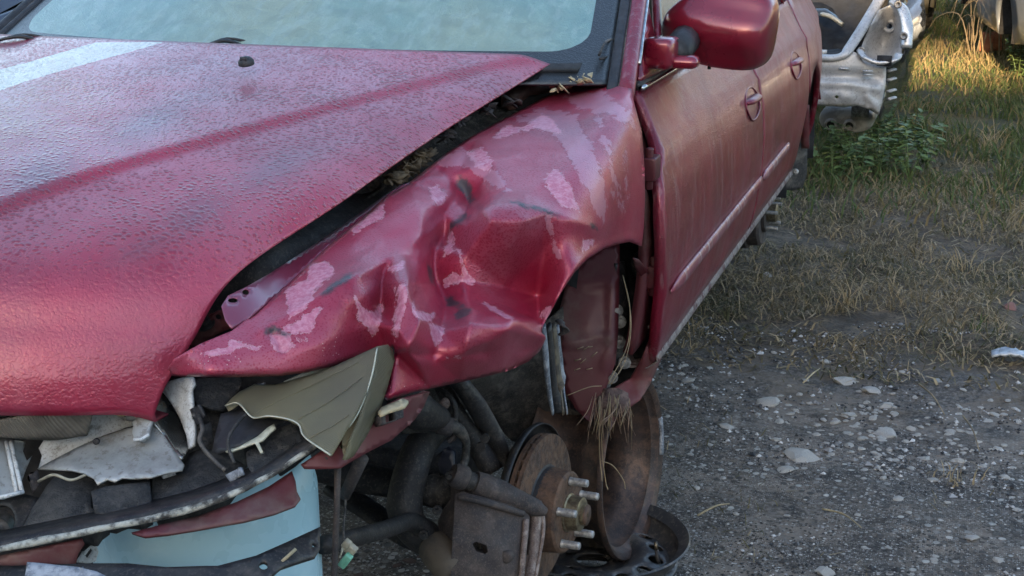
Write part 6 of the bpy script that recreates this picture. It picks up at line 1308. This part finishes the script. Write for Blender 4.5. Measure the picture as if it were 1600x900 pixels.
def gravel():
    rg = np.random.default_rng(3); n = 16000
    x = rg.uniform(-1.0, 1.3, n); y = 2.9 + 2.2 * rg.uniform(0, 1, n); f = np.array([mnoise.noise(Vector((a * 2.2, b * 2.2, 7))) + .5 * mnoise.noise(Vector((a * 6, b * 6, 3))) for a, b in zip(x, y)])
    k = f > .02; x, y = x[k], y[k]; m = len(x); r = .0034 * np.exp(rg.normal(0, .48, m)); q = np.stack([x, y, np.zeros(m)], -1)
    z = vnoise(q, 1.1) * .025 + vnoise(q, 4.5, 9) * .012 + vnoise(q, 13, 3) * .006 - .012
    o8 = np.array([[1, 0, 0], [-1, 0, 0], [0, 1, 0], [0, -1, 0], [0, 0, .7], [0, 0, -.7]]); fc = np.array([[0, 2, 4], [2, 1, 4], [1, 3, 4], [3, 0, 4], [2, 0, 5], [1, 2, 5], [3, 1, 5], [0, 3, 5]])
    th = rg.uniform(0, 6.28, m); V = o8[None] * r[:, None, None] * rg.uniform(.6, 1.3, (m, 6, 1)); ct, s_ = np.cos(th)[:, None], np.sin(th)[:, None]
    V = np.stack([V[..., 0] * ct - V[..., 1] * s_, V[..., 0] * s_ + V[..., 1] * ct, V[..., 2]], -1) + np.stack([x, y, z + r * .3], -1)[:, None]
    F = (fc[None] + (np.arange(m) * 6)[:, None, None]).reshape(-1, 3)
    tone = np.repeat(np.clip(rg.normal(.48, .33, m), 0, 1), 6)
    o = mesh('gravel', V.reshape(-1, 3), F, M['gravel'], None, smooth=False, attrs={'tone': tone}); tag(o, 'fine dark and pale gravel scattered over the mud', 'gravel', kind='stuff')
def gravel_mat():
    m, nt, b = newmat('gravel_chips'); t = NT(nt); S(b, nt, Base_Color=t.mix(t.rng(t.attr('tone'), .3, 1, 0, 1), (.03, .031, .034), (.55, .55, .55)), Roughness=.7); return m
M['gravel'] = gravel_mat(); gravel()
def leafmass(name, c, smin, smax, label, seed):
    rg = np.random.default_rng(seed); n = len(c); a = rg.normal(0, 1, (n, 3)); a /= np.linalg.norm(a, axis=1)[:, None]; b = np.cross(a, rg.normal(0, 1, (n, 3))); b /= np.linalg.norm(b, axis=1)[:, None]; s = rg.uniform(smin, smax, n)[:, None]
    V = np.stack([c - a * s, c + b * s * .5, c + a * s, c - b * s * .5], 1).reshape(-1, 3); F = np.arange(4 * n).reshape(-1, 4)
    o = mesh(name, V, F, M['wood'], None, smooth=False, attrs={'dry': np.repeat(rg.uniform(0, 1, n), 4)}); tag(o, label, 'trees', kind='stuff')
def treeline():
    rg = np.random.default_rng(9); n = 24000; k = rg.integers(0, 26, n); cx = np.linspace(-20, 26, 26) + rg.uniform(-1, 1, 26); cy = rg.uniform(27, 40, 26); ch = rg.uniform(2.2, 4.6, 26)
    d = rg.normal(0, 1, (n, 3)); d /= np.linalg.norm(d, axis=1)[:, None]; rr = rg.uniform(.5, 1, n) ** .5 * (1 + .3 * np.sin(d[:, 0] * 5 + k) * np.cos(d[:, 2] * 4))
    c = np.stack([cx[k] + d[:, 0] * rr * 2.6, cy[k] + d[:, 1] * rr * 2.4, ch[k] + 1.2 + d[:, 2] * rr * ch[k] * .95], -1); c[:, 2] = np.maximum(c[:, 2], .05)
    leafmass('woodland', c, .12, .3, 'autumn woodland at the far edge of the yard', 1)
    # added unseen leaves above the bank, with a gap that shapes the sun strip
    n = 9000; x = rg.uniform(-16, 16, n); z = 11.35 + rg.beta(1.3, 1.6, n) * 2.6; y = -31.3 + rg.normal(0, .9, n)
    leafmass('blocker_leaves', np.stack([x, y, z], -1), .1, .26, 'added unseen leaf canopy over the bank behind the viewer', 2)
treeline()
